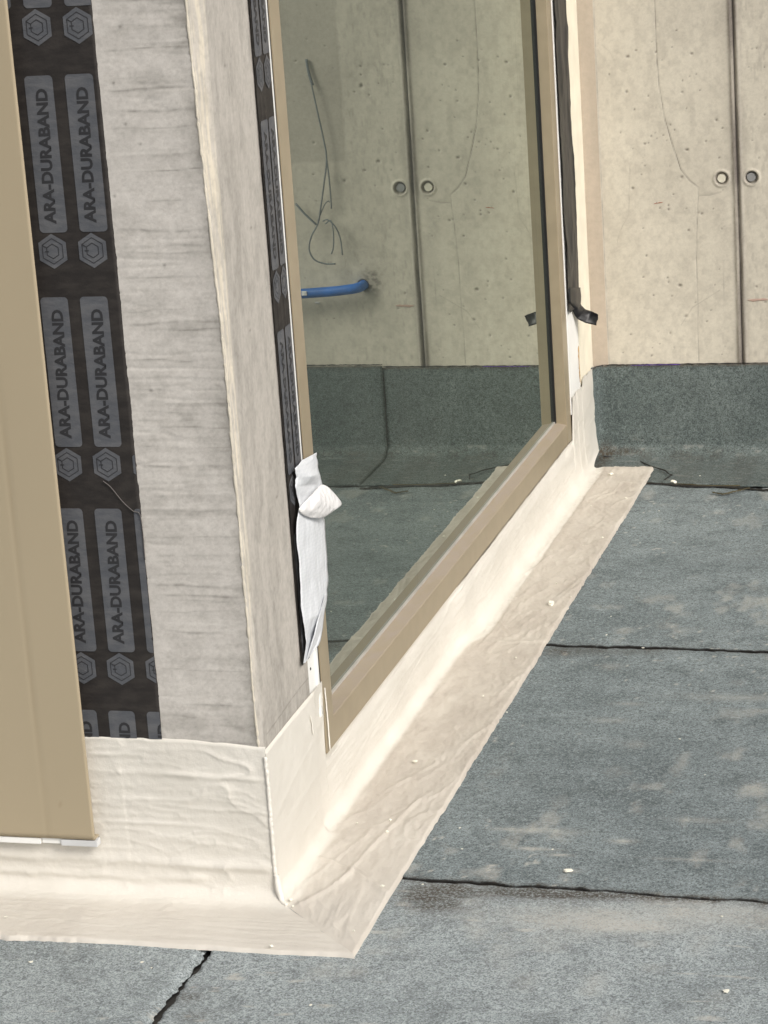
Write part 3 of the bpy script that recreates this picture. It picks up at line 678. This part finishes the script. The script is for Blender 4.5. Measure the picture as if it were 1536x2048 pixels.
# ================================================================== window
win = empty('window', (-.03, 1.41, ZB), 'tall fixed window in a beige metal frame mirroring the concrete back wall', 'window')
fw = .055; dp = .065
def frame(name, a, b): return box(name, a, b, m_frame, win, .0012)
frame('stile', (-dp, Y0, ZB), (0, Y0 + fw - .005, ZT)); frame('stile', (-dp, Y1 - fw, ZB), (0, Y1, ZT))
bm = bmesh.new(); rp_ = [(-dp - .0005, ZB), (-.0006, ZB), (-.0006, ZB + fw - .006), (-.0018, ZB + fw - .0046), (XG, ZB + fw + .001), (-dp - .0005, ZB + fw + .001)]
ra = [bm.verts.new((a_, Y0 + fw - .0055, b_)) for a_, b_ in rp_]; rb = [bm.verts.new((a_, Y1 - fw + .0005, b_)) for a_, b_ in rp_]
bm.faces.new(ra); bm.faces.new(rb[::-1])
for k in range(6): bm.faces.new([ra[k], rb[k], rb[(k + 1) % 6], ra[(k + 1) % 6]])
bmesh.ops.recalc_face_normals(bm, faces=bm.faces[:]); from_bm('rail', bm, m_frame, win)
frame('rail', (-dp - .0005, Y0 + fw - .0055, ZT - fw), (-.0006, Y1 - fw + .0005, ZT))
box('glass_pane', (-.050, Y0 + .03, ZB + .03), (XG, Y1 - .03, ZT - .03), m_glass, win)
bm = bmesh.new()
bx(bm, (XG, Y1 - fw - .006, ZB + fw), (XG + .006, Y1 - fw - .0002, ZT - fw)); bx(bm, (XG, Y0 + fw - .0048, ZB + fw), (XG + .006, Y0 + fw, ZT - fw))
from_bm('gasket', bm, m_black, win)
m_gg = simple('grey_gasket', (.42, .40, .37), .6, .3, .1)
box('bottom_gasket', (XG + .0002, Y0 + fw, ZB + fw - .0010), (XG + .004, Y1 - fw - .006, ZB + fw + .0045), m_gg, win)
# black strip standing in for the dark of the open gap
o = box('gap_strip', (-.04, Y0 - .0100, .20), (-.0022, Y0 - .0004, 2.5), m_black); tag(o, 'thin black strip in place of the dark gap along the near window stile', 'gap strip')
# white board beside the near stile
bm = bmesh.new(); bx(bm, (-.0245, .238, .20), (-.0035, Y0 - .0190, 2.5)); bx(bm, (-.0245, Y0 - .0189, .20), (-.0002, Y0 - .0105, 2.5), .0006)
o = from_bm('edge_board', bm, m_white); tag(o, 'white board between the concrete column and the near window stile', 'board')
o2 = box('screw_hole', (-.0034, .272, .2935), (-.0026, .276, .2975), m_letter, o)

# ================================================================== printed tapes
def text_mesh(body):
    cu = bpy.data.curves.new('t', 'FONT'); cu.body = body; cu.size = 1; cu.resolution_u = 3; cu.offset = .038
    ob = bpy.data.objects.new('t', cu); COL.objects.link(ob)
    dg = bpy.context.evaluated_depsgraph_get(); me = bpy.data.meshes.new_from_object(ob.evaluated_get(dg))
    bpy.data.objects.remove(ob); return me
TXT = text_mesh('ARA-DURABAND')
co = np.array([v.co[:] for v in TXT.vertices]); tx0, tx1 = co[:, 0].min(), co[:, 0].max(); ty0, ty1 = co[:, 1].min(), co[:, 1].max()
def rr_poly(w_, h_, r, n=6):
    out = []
    for cx, cy, a0 in ((w_ / 2 - r, h_ / 2 - r, 0), (-w_ / 2 + r, h_ / 2 - r, 90), (-w_ / 2 + r, -h_ / 2 + r, 180), (w_ / 2 - r, -h_ / 2 + r, 270)):
        for k in range(n + 1):
            t_ = R(a0 + 90 * k / n); out.append((cx + r * math.cos(t_), cy + r * math.sin(t_)))
    return out
def hexp(r, sx=.93): return [(r * sx * math.sin(R(60 * k)) / .866 * .90, r * math.cos(R(60 * k))) for k in range(6)]
def print_pattern(bm, us, vs0, flip, umin, umax, vmin, vmax, per=.3295, sc=1.0):
    """pattern in (u, v, h): u across the tape, v up, h above the tape; material 1 grey plates, 2 black"""
    L = .0004
    def face(poly, u, v, h, mi):
        f_ = bm.faces.new([bm.verts.new((u + a * sc, v + b, h)) for a, b in poly]); f_.material_index = mi
    def ring(ro, ri, u, v, h, mi):
        A, B = hexp(ro), hexp(ri)
        va = [bm.verts.new((u + a * sc, v + b, h)) for a, b in A]; vb = [bm.verts.new((u + a * sc, v + b, h)) for a, b in B]
        for k in range(6):
            f_ = bm.faces.new([va[k], vb[k], vb[(k + 1) % 6], va[(k + 1) % 6]]); f_.material_index = mi
    k0 = int(math.floor((vmin - vs0) / per)) - 1; k1 = int(math.ceil((vmax - vs0) / per)) + 1
    for u0 in us:
        for k in range(k0, k1 + 1):
            v = vs0 + k * per
            u = u0 + .034 * (v - 1.375) * (sc == 1)
            # hexagon emblem centred at v; the plate centred half a period below
            face(hexp(.0265), u, v, L, 1)
            ring(.0200, .0185, u, v, 2 * L, 2); ring(.0118, .0103, u, v, 2 * L, 2)
            a, b = hexp(.0195)[5], hexp(.0105)[5]
            face([(a[0], a[1] - .0008), (b[0], b[1] - .0008), (b[0], b[1] + .0008), (a[0], a[1] + .0008)], u, v, 3 * L, 2)
            face([(-.0125, -.001), (-.006, -.001), (-.006, .0005), (-.0125, .0005)], u, v, 3 * L, 2)
            pc = v - .1855; pu = u0 + .034 * (pc - 1.375) * (sc == 1)
            face(rr_poly(.0445, .232, .0065), pu, pc, L, 1)
            Ln, H = .200, .0190
            vv = []
            for q in TXT.vertices:
                s_ = (q.co.x - tx0) / (tx1 - tx0) * Ln - Ln / 2; h_ = (q.co.y - ty0) / (ty1 - ty0) * H - H / 2
                # running upwards, tops to the left; or running downwards, tops to the right
                if not flip: a_, b_ = -h_, s_ - .003
                else: a_, b_ = h_, -s_
                vv.append(bm.verts.new((pu + a_ * sc + .034 * b_ * (sc == 1), pc + b_, 2 * L)))
            for p_ in TXT.polygons:
                try: f_ = bm.faces.new([vv[i] for i in p_.vertices]); f_.material_index = 2
                except ValueError: pass
    for (cpt, nrm) in (((umin, 0, 0), (-1, 0, 0)), ((umax, 0, 0), (1, 0, 0)), ((0, vmin, 0), (0, -1, 0)), ((0, vmax, 0), (0, 1, 0))):
        bmesh.ops.bisect_plane(bm, geom=bm.verts[:] + bm.edges[:] + bm.faces[:], plane_co=cpt, plane_no=nrm, clear_outer=True)
# front tape on the column, plane y = 0
ta = empty('sealing_tape', (-.24, -.003, .26), 'wide black printed tape up the concrete column beside the beige panel', 'sealing tape', 'printed sealing tapes')
bm = bmesh.new()
print_pattern(bm, [-.3175, -.253, -.189, -.1245], 1.375, False, -.34, -.1650, .2715, 2.05)
def wob(u, v): return .0006 * math.sin(v * 23 + u * 40) + .0005 * math.sin(v * 61)
for v in bm.verts: v.co = Vector((v.co.x, -.0036 - v.co.z, v.co.y))
pr = from_bm('printed_pattern', bm, [m_tape, m_plate, m_letter], ta)
P = np.stack(np.meshgrid(np.linspace(-.34, -.1645, 60), np.linspace(.24, 2.05, 650), indexing='ij'), -1)
U, V_ = P[..., 0], P[..., 1]
rp = .0004 * (fb(U * 40, V_ * 30, 181, 2)) 
grid('tape_band', np.stack([U + .0006 * (vn(V_ * 60, V_ * 0, 3) - .5) * (U > -.17), -.0028 - rp + .0028 * sm(-.1665, -.1645, U), V_], -1), m_tape, ta, attrs={})
# loose thread
q = [at(a, b, 1, -.006) for a, b in ((206, 962), (222, 975), (245, 1003), (266, 1022), (279, 1028), (285, 1060), (290, 1120))]
o = tube('loose_thread', q, .0008, m_thread, None, 6); tag(o, 'thin brown thread lying across the black tape on the column', 'thread')
# near side tape, plane x = 0
tb = empty('sealing_tape', (.003, .25, .33), 'narrow creased black printed tape between column and near window stile', 'sealing tape', 'printed sealing tapes')
YL, YR, ZL = .212, .2995, .322
def side_x(y, z):
    y = np.asarray(y, float); z = np.asarray(z, float)
    t = sm(.225, .30, y)
    return .0026 + .0016 * fb(z * 9 + y * 4, y * 40, 190, 3) * (1 - t) + .0012 * ridge(z * 2.2 + y * 2, y * 36, 191, 2, 6) * sm(.215, .235, y) * (1 - sm(.27, .298, y)) - .0018 * t
Yg, Zg = np.meshgrid(np.linspace(YL, YR, 46), np.linspace(ZL, 2.05, 950), indexing='ij')
lo = .02 * sm(.25, .30, Yg) * np.maximum(0, 1 - (Zg - ZL) / .1)
grid('tape_band', np.stack([side_x(Yg, Zg), Yg + .0012 * (vn(Zg * 40, Zg * 0, 5) - .5) * (Yg < YL + .003), Zg + lo], -1), m_tape, tb, attrs={}, flip=False)
bm = bmesh.new()
print_pattern(bm, [.2345, .2785], at(560, 567, 0, 0)[2], True, YL + .001, YR - .001, ZL + .02, 2.05, sc=.80)
bmesh.ops.triangulate(bm, faces=bm.faces[:])
for _ in range(4):
    es = [e for e in bm.edges if e.calc_length() > .009]
    if not es: break
    bmesh.ops.subdivide_edges(bm, edges=es, cuts=1); bmesh.ops.triangulate(bm, faces=[f_ for f_ in bm.faces if len(f_.verts) > 3])
vc = np.array([v.co[:] for v in bm.verts]); sx = side_x(vc[:, 0], vc[:, 1])
for v, x_ in zip(bm.verts, sx): v.co = Vector((float(x_) + .0006 + v.co.z, v.co.x, v.co.y))
from_bm('printed_pattern', bm, [m_tape, m_plate, m_letter], tb)
bpy.data.meshes.remove(TXT)

# ---- peeled release paper
pa = empty('release_paper', (.012, .3, .33), 'crumpled white release paper peeling off the side tape, with a folded flap over the frame', 'release paper')
def G(px, py, x=.012): return tuple(at(px, py, 0, x))
sheet('upper_strip', [(G(606,920), G(633,905), (0, 0, 0)), (G(589,937), G(636,925), (.002, 0, 0)), (G(594,955), G(639,948), (.009, 0, 0)), (G(590,972), G(643,970), (-.002, 0, 0)), (G(597,1000), G(646,1000), (.002, 0, 0)), (G(600,1030), G(646,1032), (0, 0, 0))], m_paper, pa, 14, .0022, 201, .0003)
sheet('hanging_strip', [(G(596,1020), G(646,1024), (.001, 0, 0)), (G(593,1045), G(650,1045), (.003, 0, 0)), (G(594,1080), G(652,1080), (.003, 0, 0)), (G(598,1120), G(654,1118), (.003, 0, 0)), (G(600,1160), G(656,1160), (.003, 0, 0)), (G(602,1200), G(655,1190), (.004, 0, 0)), (G(606,1240), G(651,1218), (.006, 0, 0)), (G(612,1275), G(645,1262), (-.004, 0, 0)), (G(611,1300), G(637,1290), (-.003, 0, 0)), (G(606,1327), G(611,1325), (0, 0, 0))], m_paper, pa, 16, .0016, 207, .0003)
sheet('folded_edge', [(G(649,1190, .016), G(654,1188, .012), (0, 0, 0)), (G(640,1225, .020), G(648,1222, .010), (.001, 0, 0)), (G(630,1262, .018), G(645,1255, .006), (.002, 0, 0)), (G(621,1292, .014), G(638,1284, .006), (.001, 0, 0)), (G(612,1320, .013), G(624,1306, .010), (0, 0, 0))], m_paper, pa, 8, .001, 211, .0003)
def facets(name, P, F_, mat, parent, th=.0004):
    o = mesh_obj(name, P, F_, mat, parent)
    sb = o.modifiers.new('soft', 'SUBSURF'); sb.levels = sb.render_levels = 3; sb.subdivision_type = 'CATMULL_CLARK'
    for e in o.data.edges: pass
    at_ = o.data.attributes.new('crease_edge', 'FLOAT', 'EDGE')
    at_.data.foreach_set('value', [.25] * len(o.data.edges))
    cv = o.data.attributes.new('crease_vert', 'FLOAT', 'POINT'); cv.data.foreach_set('value', [.35] * len(o.data.vertices))
    for p_ in o.data.polygons: p_.use_smooth = True
    s_ = o.modifiers.new('thick', 'SOLIDIFY'); s_.thickness = th
    return o
facets('folded_flap', [G(596,1018,.016), G(622,990,.020), G(643,967,.020), G(659,975,.026), G(687,1008,.034), G(669,1021,.034), G(646,1037,.026), G(620,1036,.018), G(603,1028,.016), G(640,1000,.034), G(628,1020,.026), G(660,998,.031)],
       [(0, 10, 1), (1, 10, 9), (1, 9, 2), (2, 9, 11), (2, 11, 3), (3, 11, 4), (11, 5, 4), (9, 5, 11), (9, 6, 5), (9, 10, 6), (10, 7, 6), (0, 8, 10), (8, 7, 10)], m_paper2, pa)

# ================================================================== liquid coating
ct = empty('coating_flashing', (0, 0, 0), 'cream liquid waterproof coating over the wall foot and the strip of roof before it', 'waterproof coating')
FW = .176
def profile(n_w, n_f, n_b, h):
    "offset from the wall, height; from the top of the wall to the outer edge on the roof"
    r = .022
    a = [(.0, h - (h - r) * k / n_w) for k in range(n_w)]
    b_ = [(r - r * math.cos(t_), r - r * math.sin(t_)) for t_ in np.linspace(0, math.pi / 2, n_b)]
    c_ = [(r + (FW - r) * (k + 1) / n_f, 0) for k in range(n_f)]
    return np.array(a + b_ + c_)
def coat_z_edge(off): return np.clip((FW - off) / .003, 0, 1)
# --- front
pf = profile(90, 60, 14, .262); npf = len(pf); tl = np.concatenate([[0], np.cumsum(np.hypot(*np.diff(pf, axis=0).T))])
s = np.concatenate([np.linspace(-2.2, -.47, 40), np.linspace(-.465, 1, 380)])
sfrac = np.concatenate([np.linspace(-2.2, -.47, 40), np.linspace(-.467, 0, 380)])
O = np.repeat(pf[None, :, 0], len(sfrac), 0); H = np.repeat(pf[None, :, 1], len(sfrac), 0); Tt = np.repeat(tl[None], len(sfrac), 0)
Xs = np.repeat(sfrac[:, None], npf, 1)
mit = sm(-.25, 0, Xs)
X = Xs + (O + .004) * mit * 1.0
under = (1 - sm(-.300, -.292, Xs))
wr = .0018 * ridge(Xs * 5.0 + 1.2 * fb(Xs * 7, Tt * 7, 221, 2), Tt * 24, 222, 2, 9) * sm(.32, .2, Tt) * (.3 + sm(.3, .6, fb(Xs * 5, Tt * 5, 228, 2))) \
   + .0012 * ridge(Xs * 8 + fb(Xs * 6, Tt * 6, 223, 2), Tt * 46 + fb(Xs * 12, Tt * 12, 224, 2), 225, 3, 8) \
   + .0022 * (fb(Xs * 14, Tt * 22, 226, 3) - .5) + .0010 * (fb(Xs * 80, Tt * 110, 227, 2) - .5)
# overlap of the fleece: vertical step near the panel and a horizontal ledge
wr += .0005 * sm(-.235, -.241, Xs + .003 * (vn(Tt * 60, Tt * 0, 6) - .5)) * sm(.24, .18, Tt) * sm(.02, .05, Tt)
for (zc, a_, wd_, x0_, x1_) in ((.232, .0035, .004, -.30, -.19), (.205, .0030, .004, -.30, .01), (.150, .0016, .003, -.21, .01), (.078, .0024, .003, -.42, -.20), (.055, .0060, .008, -.6, .01), (.030, .004, .006, -.6, -.1)):
    zl = .262 - Tt
    wr += .75 * a_ * np.exp(-((zl - zc - .008 * (fb(Xs * 9, Xs * 0, int(zc * 999), 2) - .5)) / wd_) ** 2) * sm(x0_, x0_ + .03, Xs) * (1 - sm(x1_ - .03, x1_, Xs)) * (.4 + vn(Xs * 16, zc, 9))
wr += .006 * np.exp(-((Tt - .262) / .012) ** 2)
isf = sm(.004, .03, O)
nx = 0; Yv = -(O + .004) - wr * (1 - isf); Zv = H + .007 + wr * isf * 1.0
Zv = np.where(isf > .5, Zv - .008 * (1 - coat_z_edge(O)), Zv)
topw = .0022 * (vn(Xs * 60, Xs * 0, 230) - .5) + .0040 * (fb(Xs * 18, Xs * 0, 231, 2) - .5) - .010 * sm(-.17, .02, Xs) + .004
wr += .0011 * (fb(Xs * 45, Tt * 130, 315, 3) - .5) + .0009 * ridge(Xs * 22, Tt * 90, 316, 2, 6)
wr *= .12 + .88 * sm(0, -.03, Xs)
top_f = np.clip((.262 - Tt) / .262, 0, 1)
Zv = Zv + topw * np.where(H > .022, (H - .022) / .24, 0)
Yv = np.where(Tt < .0025, -.0010, Yv)          # the edge thins out onto the wall
edge_out = (FW + .003 * (fb(Xs * 14, Xs * 0, 232, 3) - .5) + .004 * sm(.72, .85, vn(Xs * 16, Xs * 0, 235)) + .0024 * (vn(Xs * 90, Xs * 0, 233) - .5)) / FW
k_ = sm(.08, FW, O); Yv = Yv * (1 + (edge_out - 1) * k_)
floor_f = sm(.018, .055, O + .014 * (fb(Xs * 22, O * 40, 234, 3) - .5)) * (.25 + .3 * fb(Xs * 9, O * 25, 236, 3))
cgrime = spot(Xs, O, .0, .1, .05, .03, 5) * .25
grid('front_flashing', np.stack([X, Yv, Zv], -1), m_coat, ct, attrs=dict(floor=floor_f, stain_shade=cgrime * 0), flip=False)
# --- side
ps = profile(80, 56, 14, ZC); tl = np.concatenate([[0], np.cumsum(np.hypot(*np.diff(ps, axis=0).T))])
yy = np.concatenate([np.linspace(0, .3165, 150), np.linspace(.3180, D - .010, 700)])
Ys = np.repeat(yy[:, None], len(ps), 1); O = np.repeat(ps[None, :, 0], len(yy), 0); H = np.repeat(ps[None, :, 1], len(yy), 0); Tt = np.repeat(tl[None], len(yy), 0)
Hh = np.where(Ys < .317, ZC + .003 * sm(0, .2, Ys), ZB - .0015 + .0008 * (vn(Ys * 70, Ys * 0, 240) - .5)); Hh = np.where(Ys > Y1 + .001, .236 + .012 * sm(2.63, 2.66, Ys) + .010 * (fb(Ys * 60, Ys * 0, 271, 2) - .5), Hh)
Ye = np.where(O > .012, 2.672 + .006 * (fb(O * 60, O * 0, 272, 2) - .5) - .03 * (O - .05) * 0, D - .010) ; ke = sm(.020, .004, H); Ye = (D - .010) * (1 - ke) + 2.672 * ke
Ys = np.where(Ys > 2.5, 2.5 + (Ys - 2.5) / (D - .010 - 2.5) * (Ye - 2.5), Ys)
r = .022; Hn = np.where(H > r, r + (H - r) * (Hh - r) / (ZC - r), H)
mit = sm(.25, 0, Ys)
Y = Ys - (O + .004) * mit
wr = .0009 * ridge(Ys * 4 + .6 * Tt * 20, Tt * 18, 241, 2, 8) + .0012 * (fb(Ys * 12, Tt * 20, 242, 3) - .5) * 2 + .0006 * (fb(Ys * 60, Tt * 60, 243, 2) - .5)
fold = .0021 * ridge(Ys * 4 - O * 8 + fb(Ys * 6, O * 14, 244, 2), O * 20 - Ys * 3 + 1.2 * fb(Ys * 9, O * 9, 245, 2), 246, 3, 8) + .0022 * (fb(Ys * 14, O * 22, 247, 3) - .5) + .0011 * ridge(Ys * 22, O * 60 + Ys * 9, 248, 2, 6)
# folds and laps on the strip
def lapl(y0, x0, y1, x1, a_, wd_=.004):
    t_ = np.clip(((O - x0) * (x1 - x0) + (Ys - y0) * (y1 - y0)) / ((x1 - x0) ** 2 + (y1 - y0) ** 2), 0, 1)
    d = np.hypot(O - x0 - t_ * (x1 - x0), Ys - y0 - t_ * (y1 - y0)); return a_ * np.exp(-(d / wd_) ** 2)
fold += lapl(.17, .02, .125, .17, .004) + lapl(.12, .08, .42, .12, .0028) + lapl(.0, .03, .15, .09, .003) + lapl(1.26, .05, 1.28, .17, .0026, .008) + lapl(1.40, .04, 1.30, .10, .0022) + lapl(.46, .06, .60, .11, .0018)
fold += .0018 * sm(.0, .006, O - (.035 + .012 * (fb(Ys * 7, Ys * 0, 249, 2) - .5))) * sm(1.20, 1.24, Ys)
wr += .0008 * (fb(Ys * 50, Tt * 50, 317, 3) - .5); fold += .0016 * (fb(Ys * 40, O * 90, 318, 3) - .5) + .0009 * ridge(Ys * 14, O * 45 + 9 * Ys, 319, 3, 7)
fold *= .1 + .9 * sm(0, .03, Ys); wr *= .1 + .9 * sm(0, .03, Ys)
fold += .0040 * sm(2.6, 2.672, Ys)
wr += np.where(Ys > Y1, .0018 * np.exp(-((Ys - 2.575) / .006) ** 2) + .0018 * np.exp(-((Ys - 2.64) / .008) ** 2), 0)
isf = sm(.004, .03, O)
rec = .008 * sm(.255, .275, Ys) * (1 - sm(1.20, 1.30, Ys))
bulge = .007 * sm(1.22, 1.34, Ys + .1 * O) * np.exp(-np.maximum(H - .01, 0) / .035)
Xv = O + .0045 + wr * (1 - isf) - rec * (1 - sm(.05, .1, O)) * sm(.30, .20, np.abs(H)) + bulge * (1 - sm(.02, .08, O))
Xv = np.where((Ys > .317) & (Ys < Y1 + .002), Xv - .0045 * sm(.09, .12, Hn), Xv)
Xv = np.where(Ys > Y1, np.maximum(Xv, .0030), np.maximum(Xv, .0012 * (Ys < .27) - .0095))
Zv = Hn + .007 + (fold * isf) - .007 * sm(.1, .128, Hn)
Zv = np.where(isf > .5, Zv - .008 * (1 - coat_z_edge(O)), Zv)
Xv = np.where((Tt < .0025) & (Ys < .317), .0006, Xv)
eo = (FW - .004 + .004 * (fb(Ys * 9, Ys * 0, 250, 3) - .5) + .0022 * (vn(Ys * 70, Ys * 0, 251) - .5) - .0016 * (vn(Ys * 7, Ys * 0, 252) > .8)) / FW
Xv = Xv * (1 + (eo - 1) * sm(.08, FW, O))
# the far end climbs the cant
Zv = Zv + .0
floor_f = sm(.012, .026, O + .004 * (fb(Ys * 30, O * 60, 253, 3) - .5) - .016 * sm(1.24, 1.34, Ys) - .012 * sm(.2, .05, Ys))
floor_f = floor_f * (.62 + .38 * sm(.05, .6, Ys)) * (.72 + .5 * (fb(Ys * 7, O * 22, 254, 3)))
stn_shade = np.exp(-((O - .042) / .010) ** 2) * sm(1.25, 1.5, Ys) * .22 + sm(.62, .8, fb(Ys * 60, O * 90, 255, 2)) * .12 * isf  # shading line along the lap painted in, plus faint blotches on the strip
grid('side_flashing', np.stack([Xv, Y, Zv], -1), m_coat, ct, attrs=dict(floor=floor_f, stain_shade=stn_shade), flip=True)
# corner bead of rough filler
rs = np.random.RandomState(9); pts = []
for z_ in np.linspace(.248, .012, 60):
    pts.append((.0038 + .0012 * (rs.rand() - .5), -.0045 + .0012 * (rs.rand() - .5), z_))
rad = [.0030 + .0008 * float(vn(k * .22, 0, 340)) for k in range(237)]
tube('corner_bead', pts, rad, m_bead, ct, 9, 4)
tube('corner_bead', [(.006, -.006, .050), (.008, -.0085, .034), (.012, -.012, .020), (.017, -.018, .011), (.026, -.026, .009)], [.0045, .0055, .0060, .0055, .005, .004, .003], m_bead, ct, 10, 5)
# filler smears by the frame corner
ribbon('filler_smear', [at(662, 1512, 0, .0062), at(672, 1500, 0, .0045), at(684, 1484, 0, .0030)], .0030, m_bead, ct, nrm=(1, 0, 0), th=.001, sub=6)
ribbon('filler_smear', [at(621, 1432, 0, .0070), at(624, 1446, 0, .0070), at(627, 1468, 0, .0070)], .0055, m_bead, ct, nrm=(1, 0, 0), th=.0012, sub=6)
ribbon('filler_smear', [at(649, 1375, 0, .0015), at(654, 1425, 0, .0022), at(660, 1500, 0, .0032)], .0036, m_bead, ct, nrm=(1, 0, 0), th=.0012, sub=10)

# ================================================================== beige panel and its foot profile
cp = empty('cladding_panel', (-.6, -.02, .1), 'beige metal cladding panel standing upright at the left edge', 'cladding panel')
XE = at(190, 1680, 1, -.0255)[0]; ZE = at(190, 1680, 1, -.0255)[2]
Xa = np.concatenate([[-1.6, -1.0], np.linspace(-.6, XE, 60)]); Za = np.linspace(ZE, 2.6, 300)
Xp, Zp = np.meshgrid(Xa, Za, indexing='ij')
cr = Xp - (-.366 + .0012 * np.sin(Zp * 9))
Yp = -.0255 + .0008 * np.exp(-(cr / .0022) ** 2) + .0014 * (fb(Xp * 3, Zp * 1.5, 270, 2) - .5)
o = grid('panel_sheet', np.stack([Xp, Yp, Zp], -1), m_panel, cp, attrs=dict(stain_shade=np.exp(-(cr / .0014) ** 2) * .3 + np.exp(-(np.hypot(Xp + .338, Zp - .163) / .002) ** 2) * .8))  # darker line along the crease and one small dark spot
s_ = o.modifiers.new('thick', 'SOLIDIFY'); s_.thickness = .002; s_.offset = -1
box('bottom_fold', (-1.6, -.0250, ZE - .0004), (XE - .0004, -.006, ZE + .0016), m_panel, cp)
pf_ = empty('foot_profile', (-.4, -.015, .09), 'white segmented plastic strip along the bottom edge of the beige panel', 'plastic strip')
xa = [-1.6, at(84, 1682, 1, -.02)[0], at(124, 1682, 1, -.02)[0], at(196, 1684, 1, -.02)[0]]
box('strip_segment', (xa[0], -.024, ZE - .0120), (xa[1] - .001, -.009, ZE - .0020), m_white, pf_, .0008)
box('strip_segment', (xa[1] + .001, -.021, ZE - .0110), (xa[2] - .0006, -.009, ZE - .0012), m_white, pf_, .0008)
box('strip_segment', (xa[2] + .0004, -.025, ZE - .0125), (xa[3], -.009, ZE - .0022), simple('white_strip_dull', (.62, .63, .64), .5, .4, .05), pf_, .0008)

# ================================================================== crumbs
def crumb(px, py, r, label, group=None, z=.0105, flat=.6, seed=0):
    p = at(px, py, 2, z); bm = bmesh.new(); bmesh.ops.create_icosphere(bm, subdivisions=1 if r < .003 else 2, radius=r * .82)
    rr = random.Random(seed)
    for v in bm.verts: v.co *= .6 + .75 * rr.random()
    for v in bm.verts: v.co.x *= rr.uniform(.98, 1.02) * (1 + .5 * ((seed * 37) % 10) / 10); v.co.z *= flat
    bmesh.ops.rotate(bm, verts=bm.verts, matrix=Matrix.Rotation(seed * 1.3, 3, 'Z'))
    o = from_bm('plaster_crumb', bm, m_crumb); o.location = (p[0], p[1], z + r * flat * .6)
    return tag(o, label, 'crumb', group)
crumb(1102, 1210, .0078, 'largest pale plaster crumb on the coated strip beside the window', 'plaster crumbs scattered on the floor', seed=1, flat=.8)
crumb(830, 1524, .0052, 'flat oval yellowish crumb on the wide near part of the coated strip', 'plaster crumbs scattered on the floor', seed=2, flat=.4)
crumb(1222, 950, .0075, 'yellow crumb on the strip at the foot of the inner corner', 'plaster crumbs scattered on the floor', seed=3)
crumb(1348, 966, .0085, 'white chip lying in the black seam below the upstand', 'plaster crumbs scattered on the floor', z=.004, seed=4)
crumb(1136, 1742, .0070, 'white flake on the roofing just above the nearest seam', 'plaster crumbs scattered on the floor', z=.002, seed=5, flat=.25)
crumb(1452, 1983, .0058, 'white flake lowest on the right of the roofing', 'plaster crumbs scattered on the floor', z=.002, seed=6, flat=.25)
G1 = 'small plaster crumbs on the coated strip'
for k, (a, b, r_, l_) in enumerate([
    (780,1641,.0034,'upper of two small crumbs close together on the near part of the strip'),
    (774,1664,.0030,'lower of two small crumbs close together on the near part of the strip'),
    (714,1647,.0024,'tiny crumb on the coated strip nearest the low wall under the window'),
    (966,1393,.0026,'tiny crumb midway across the strip, well below the largest crumb'),
    (1014,1425,.0020,'faint crumb at the roofing side of the strip between the two nearer seams'),
    (1032,1316,.0026,'small crumb on the strip just below where the middle roofing seam meets it'),
    (1252,997,.0035,'yellowish crumb on the far end of the strip near its roofing edge'),
    (1205,1076,.0030,'white crumb on the far part of the strip above the largest crumb'),
    (1182,1012,.0022,'faint crumb in the middle of the far end of the strip'),
    (1166,1091,.0020,'faint crumb left of the white one on the far part of the strip'),
    (1113,1167,.0024,'small crumb just above the largest crumb on the strip'),
    (1141,1194,.0026,'small crumb right of the largest crumb, close to the strip edge'),
    (765,1773,.0032,'pale crumb where the fold crosses the strip near its front corner'),
    (708,1862,.0022,'crumb near the front right corner of the strip'),
    (582,1800,.0034,'upper crumb of a pair at the foot of the column corner'),
    (585,1813,.0024,'lower crumb of a pair at the foot of the column corner'),
    (542,1893,.0034,'yellow crumb on the front edge of the strip below the column corner'),
    (12,1834,.0022,'leftmost crumb, on the strip below the beige panel')]):
    crumb(a, b, r_, l_, G1, seed=10 + k)
G2 = 'small plaster flakes on the roofing'
for k, (a, b, r_, l_) in enumerate([
    (845,1769,.004,'white flake at the near end of the nearest seam beside the coated strip'),
    (920,1656,.004,'white flake on the roofing right of the strip, above another flake'),
    (924,1698,.0035,'white flake on the roofing right of the strip, below another flake'),
    (1105,1699,.0045,'flake among the pale scuffs above the nearest seam'),
    (1213,1270,.0045,'flake just above the middle roofing seam'),
    (1286,1296,.005,'pale flake stuck in the middle roofing seam'),
    (1222,1233,.0035,'flake on the third roofing sheet a hand above the middle seam'),
    (1360,1478,.004,'flake out on the open roofing below the middle seam'),
    (62,1924,.005,'flake on the roofing at the lower left below the beige panel'),
    (284,1925,.005,'upper flake of a pair left of the diagonal roof joint'),
    (303,1936,.004,'lower flake of a pair left of the diagonal roof joint'),
    (621,2010,.0045,'flake near the bottom edge right of the diagonal roof joint'),
    (1444,1833,.004,'flake just under the nearest seam far right'),
    (1318,1022,.0045,'flake just below the far seam near the end of the strip'),
    (1400,952,.004,'flake at the foot of the upstand above the far seam'),
    (1280,1086,.003,'tiny flake right of the strip between the far and middle seams'),
    (1410,1550,.003,'tiny flake on the open roofing at right above the nearest seam')]):
    crumb(a, b, r_ * .62, l_, G2, z=.0015, seed=60 + k, flat=.3)
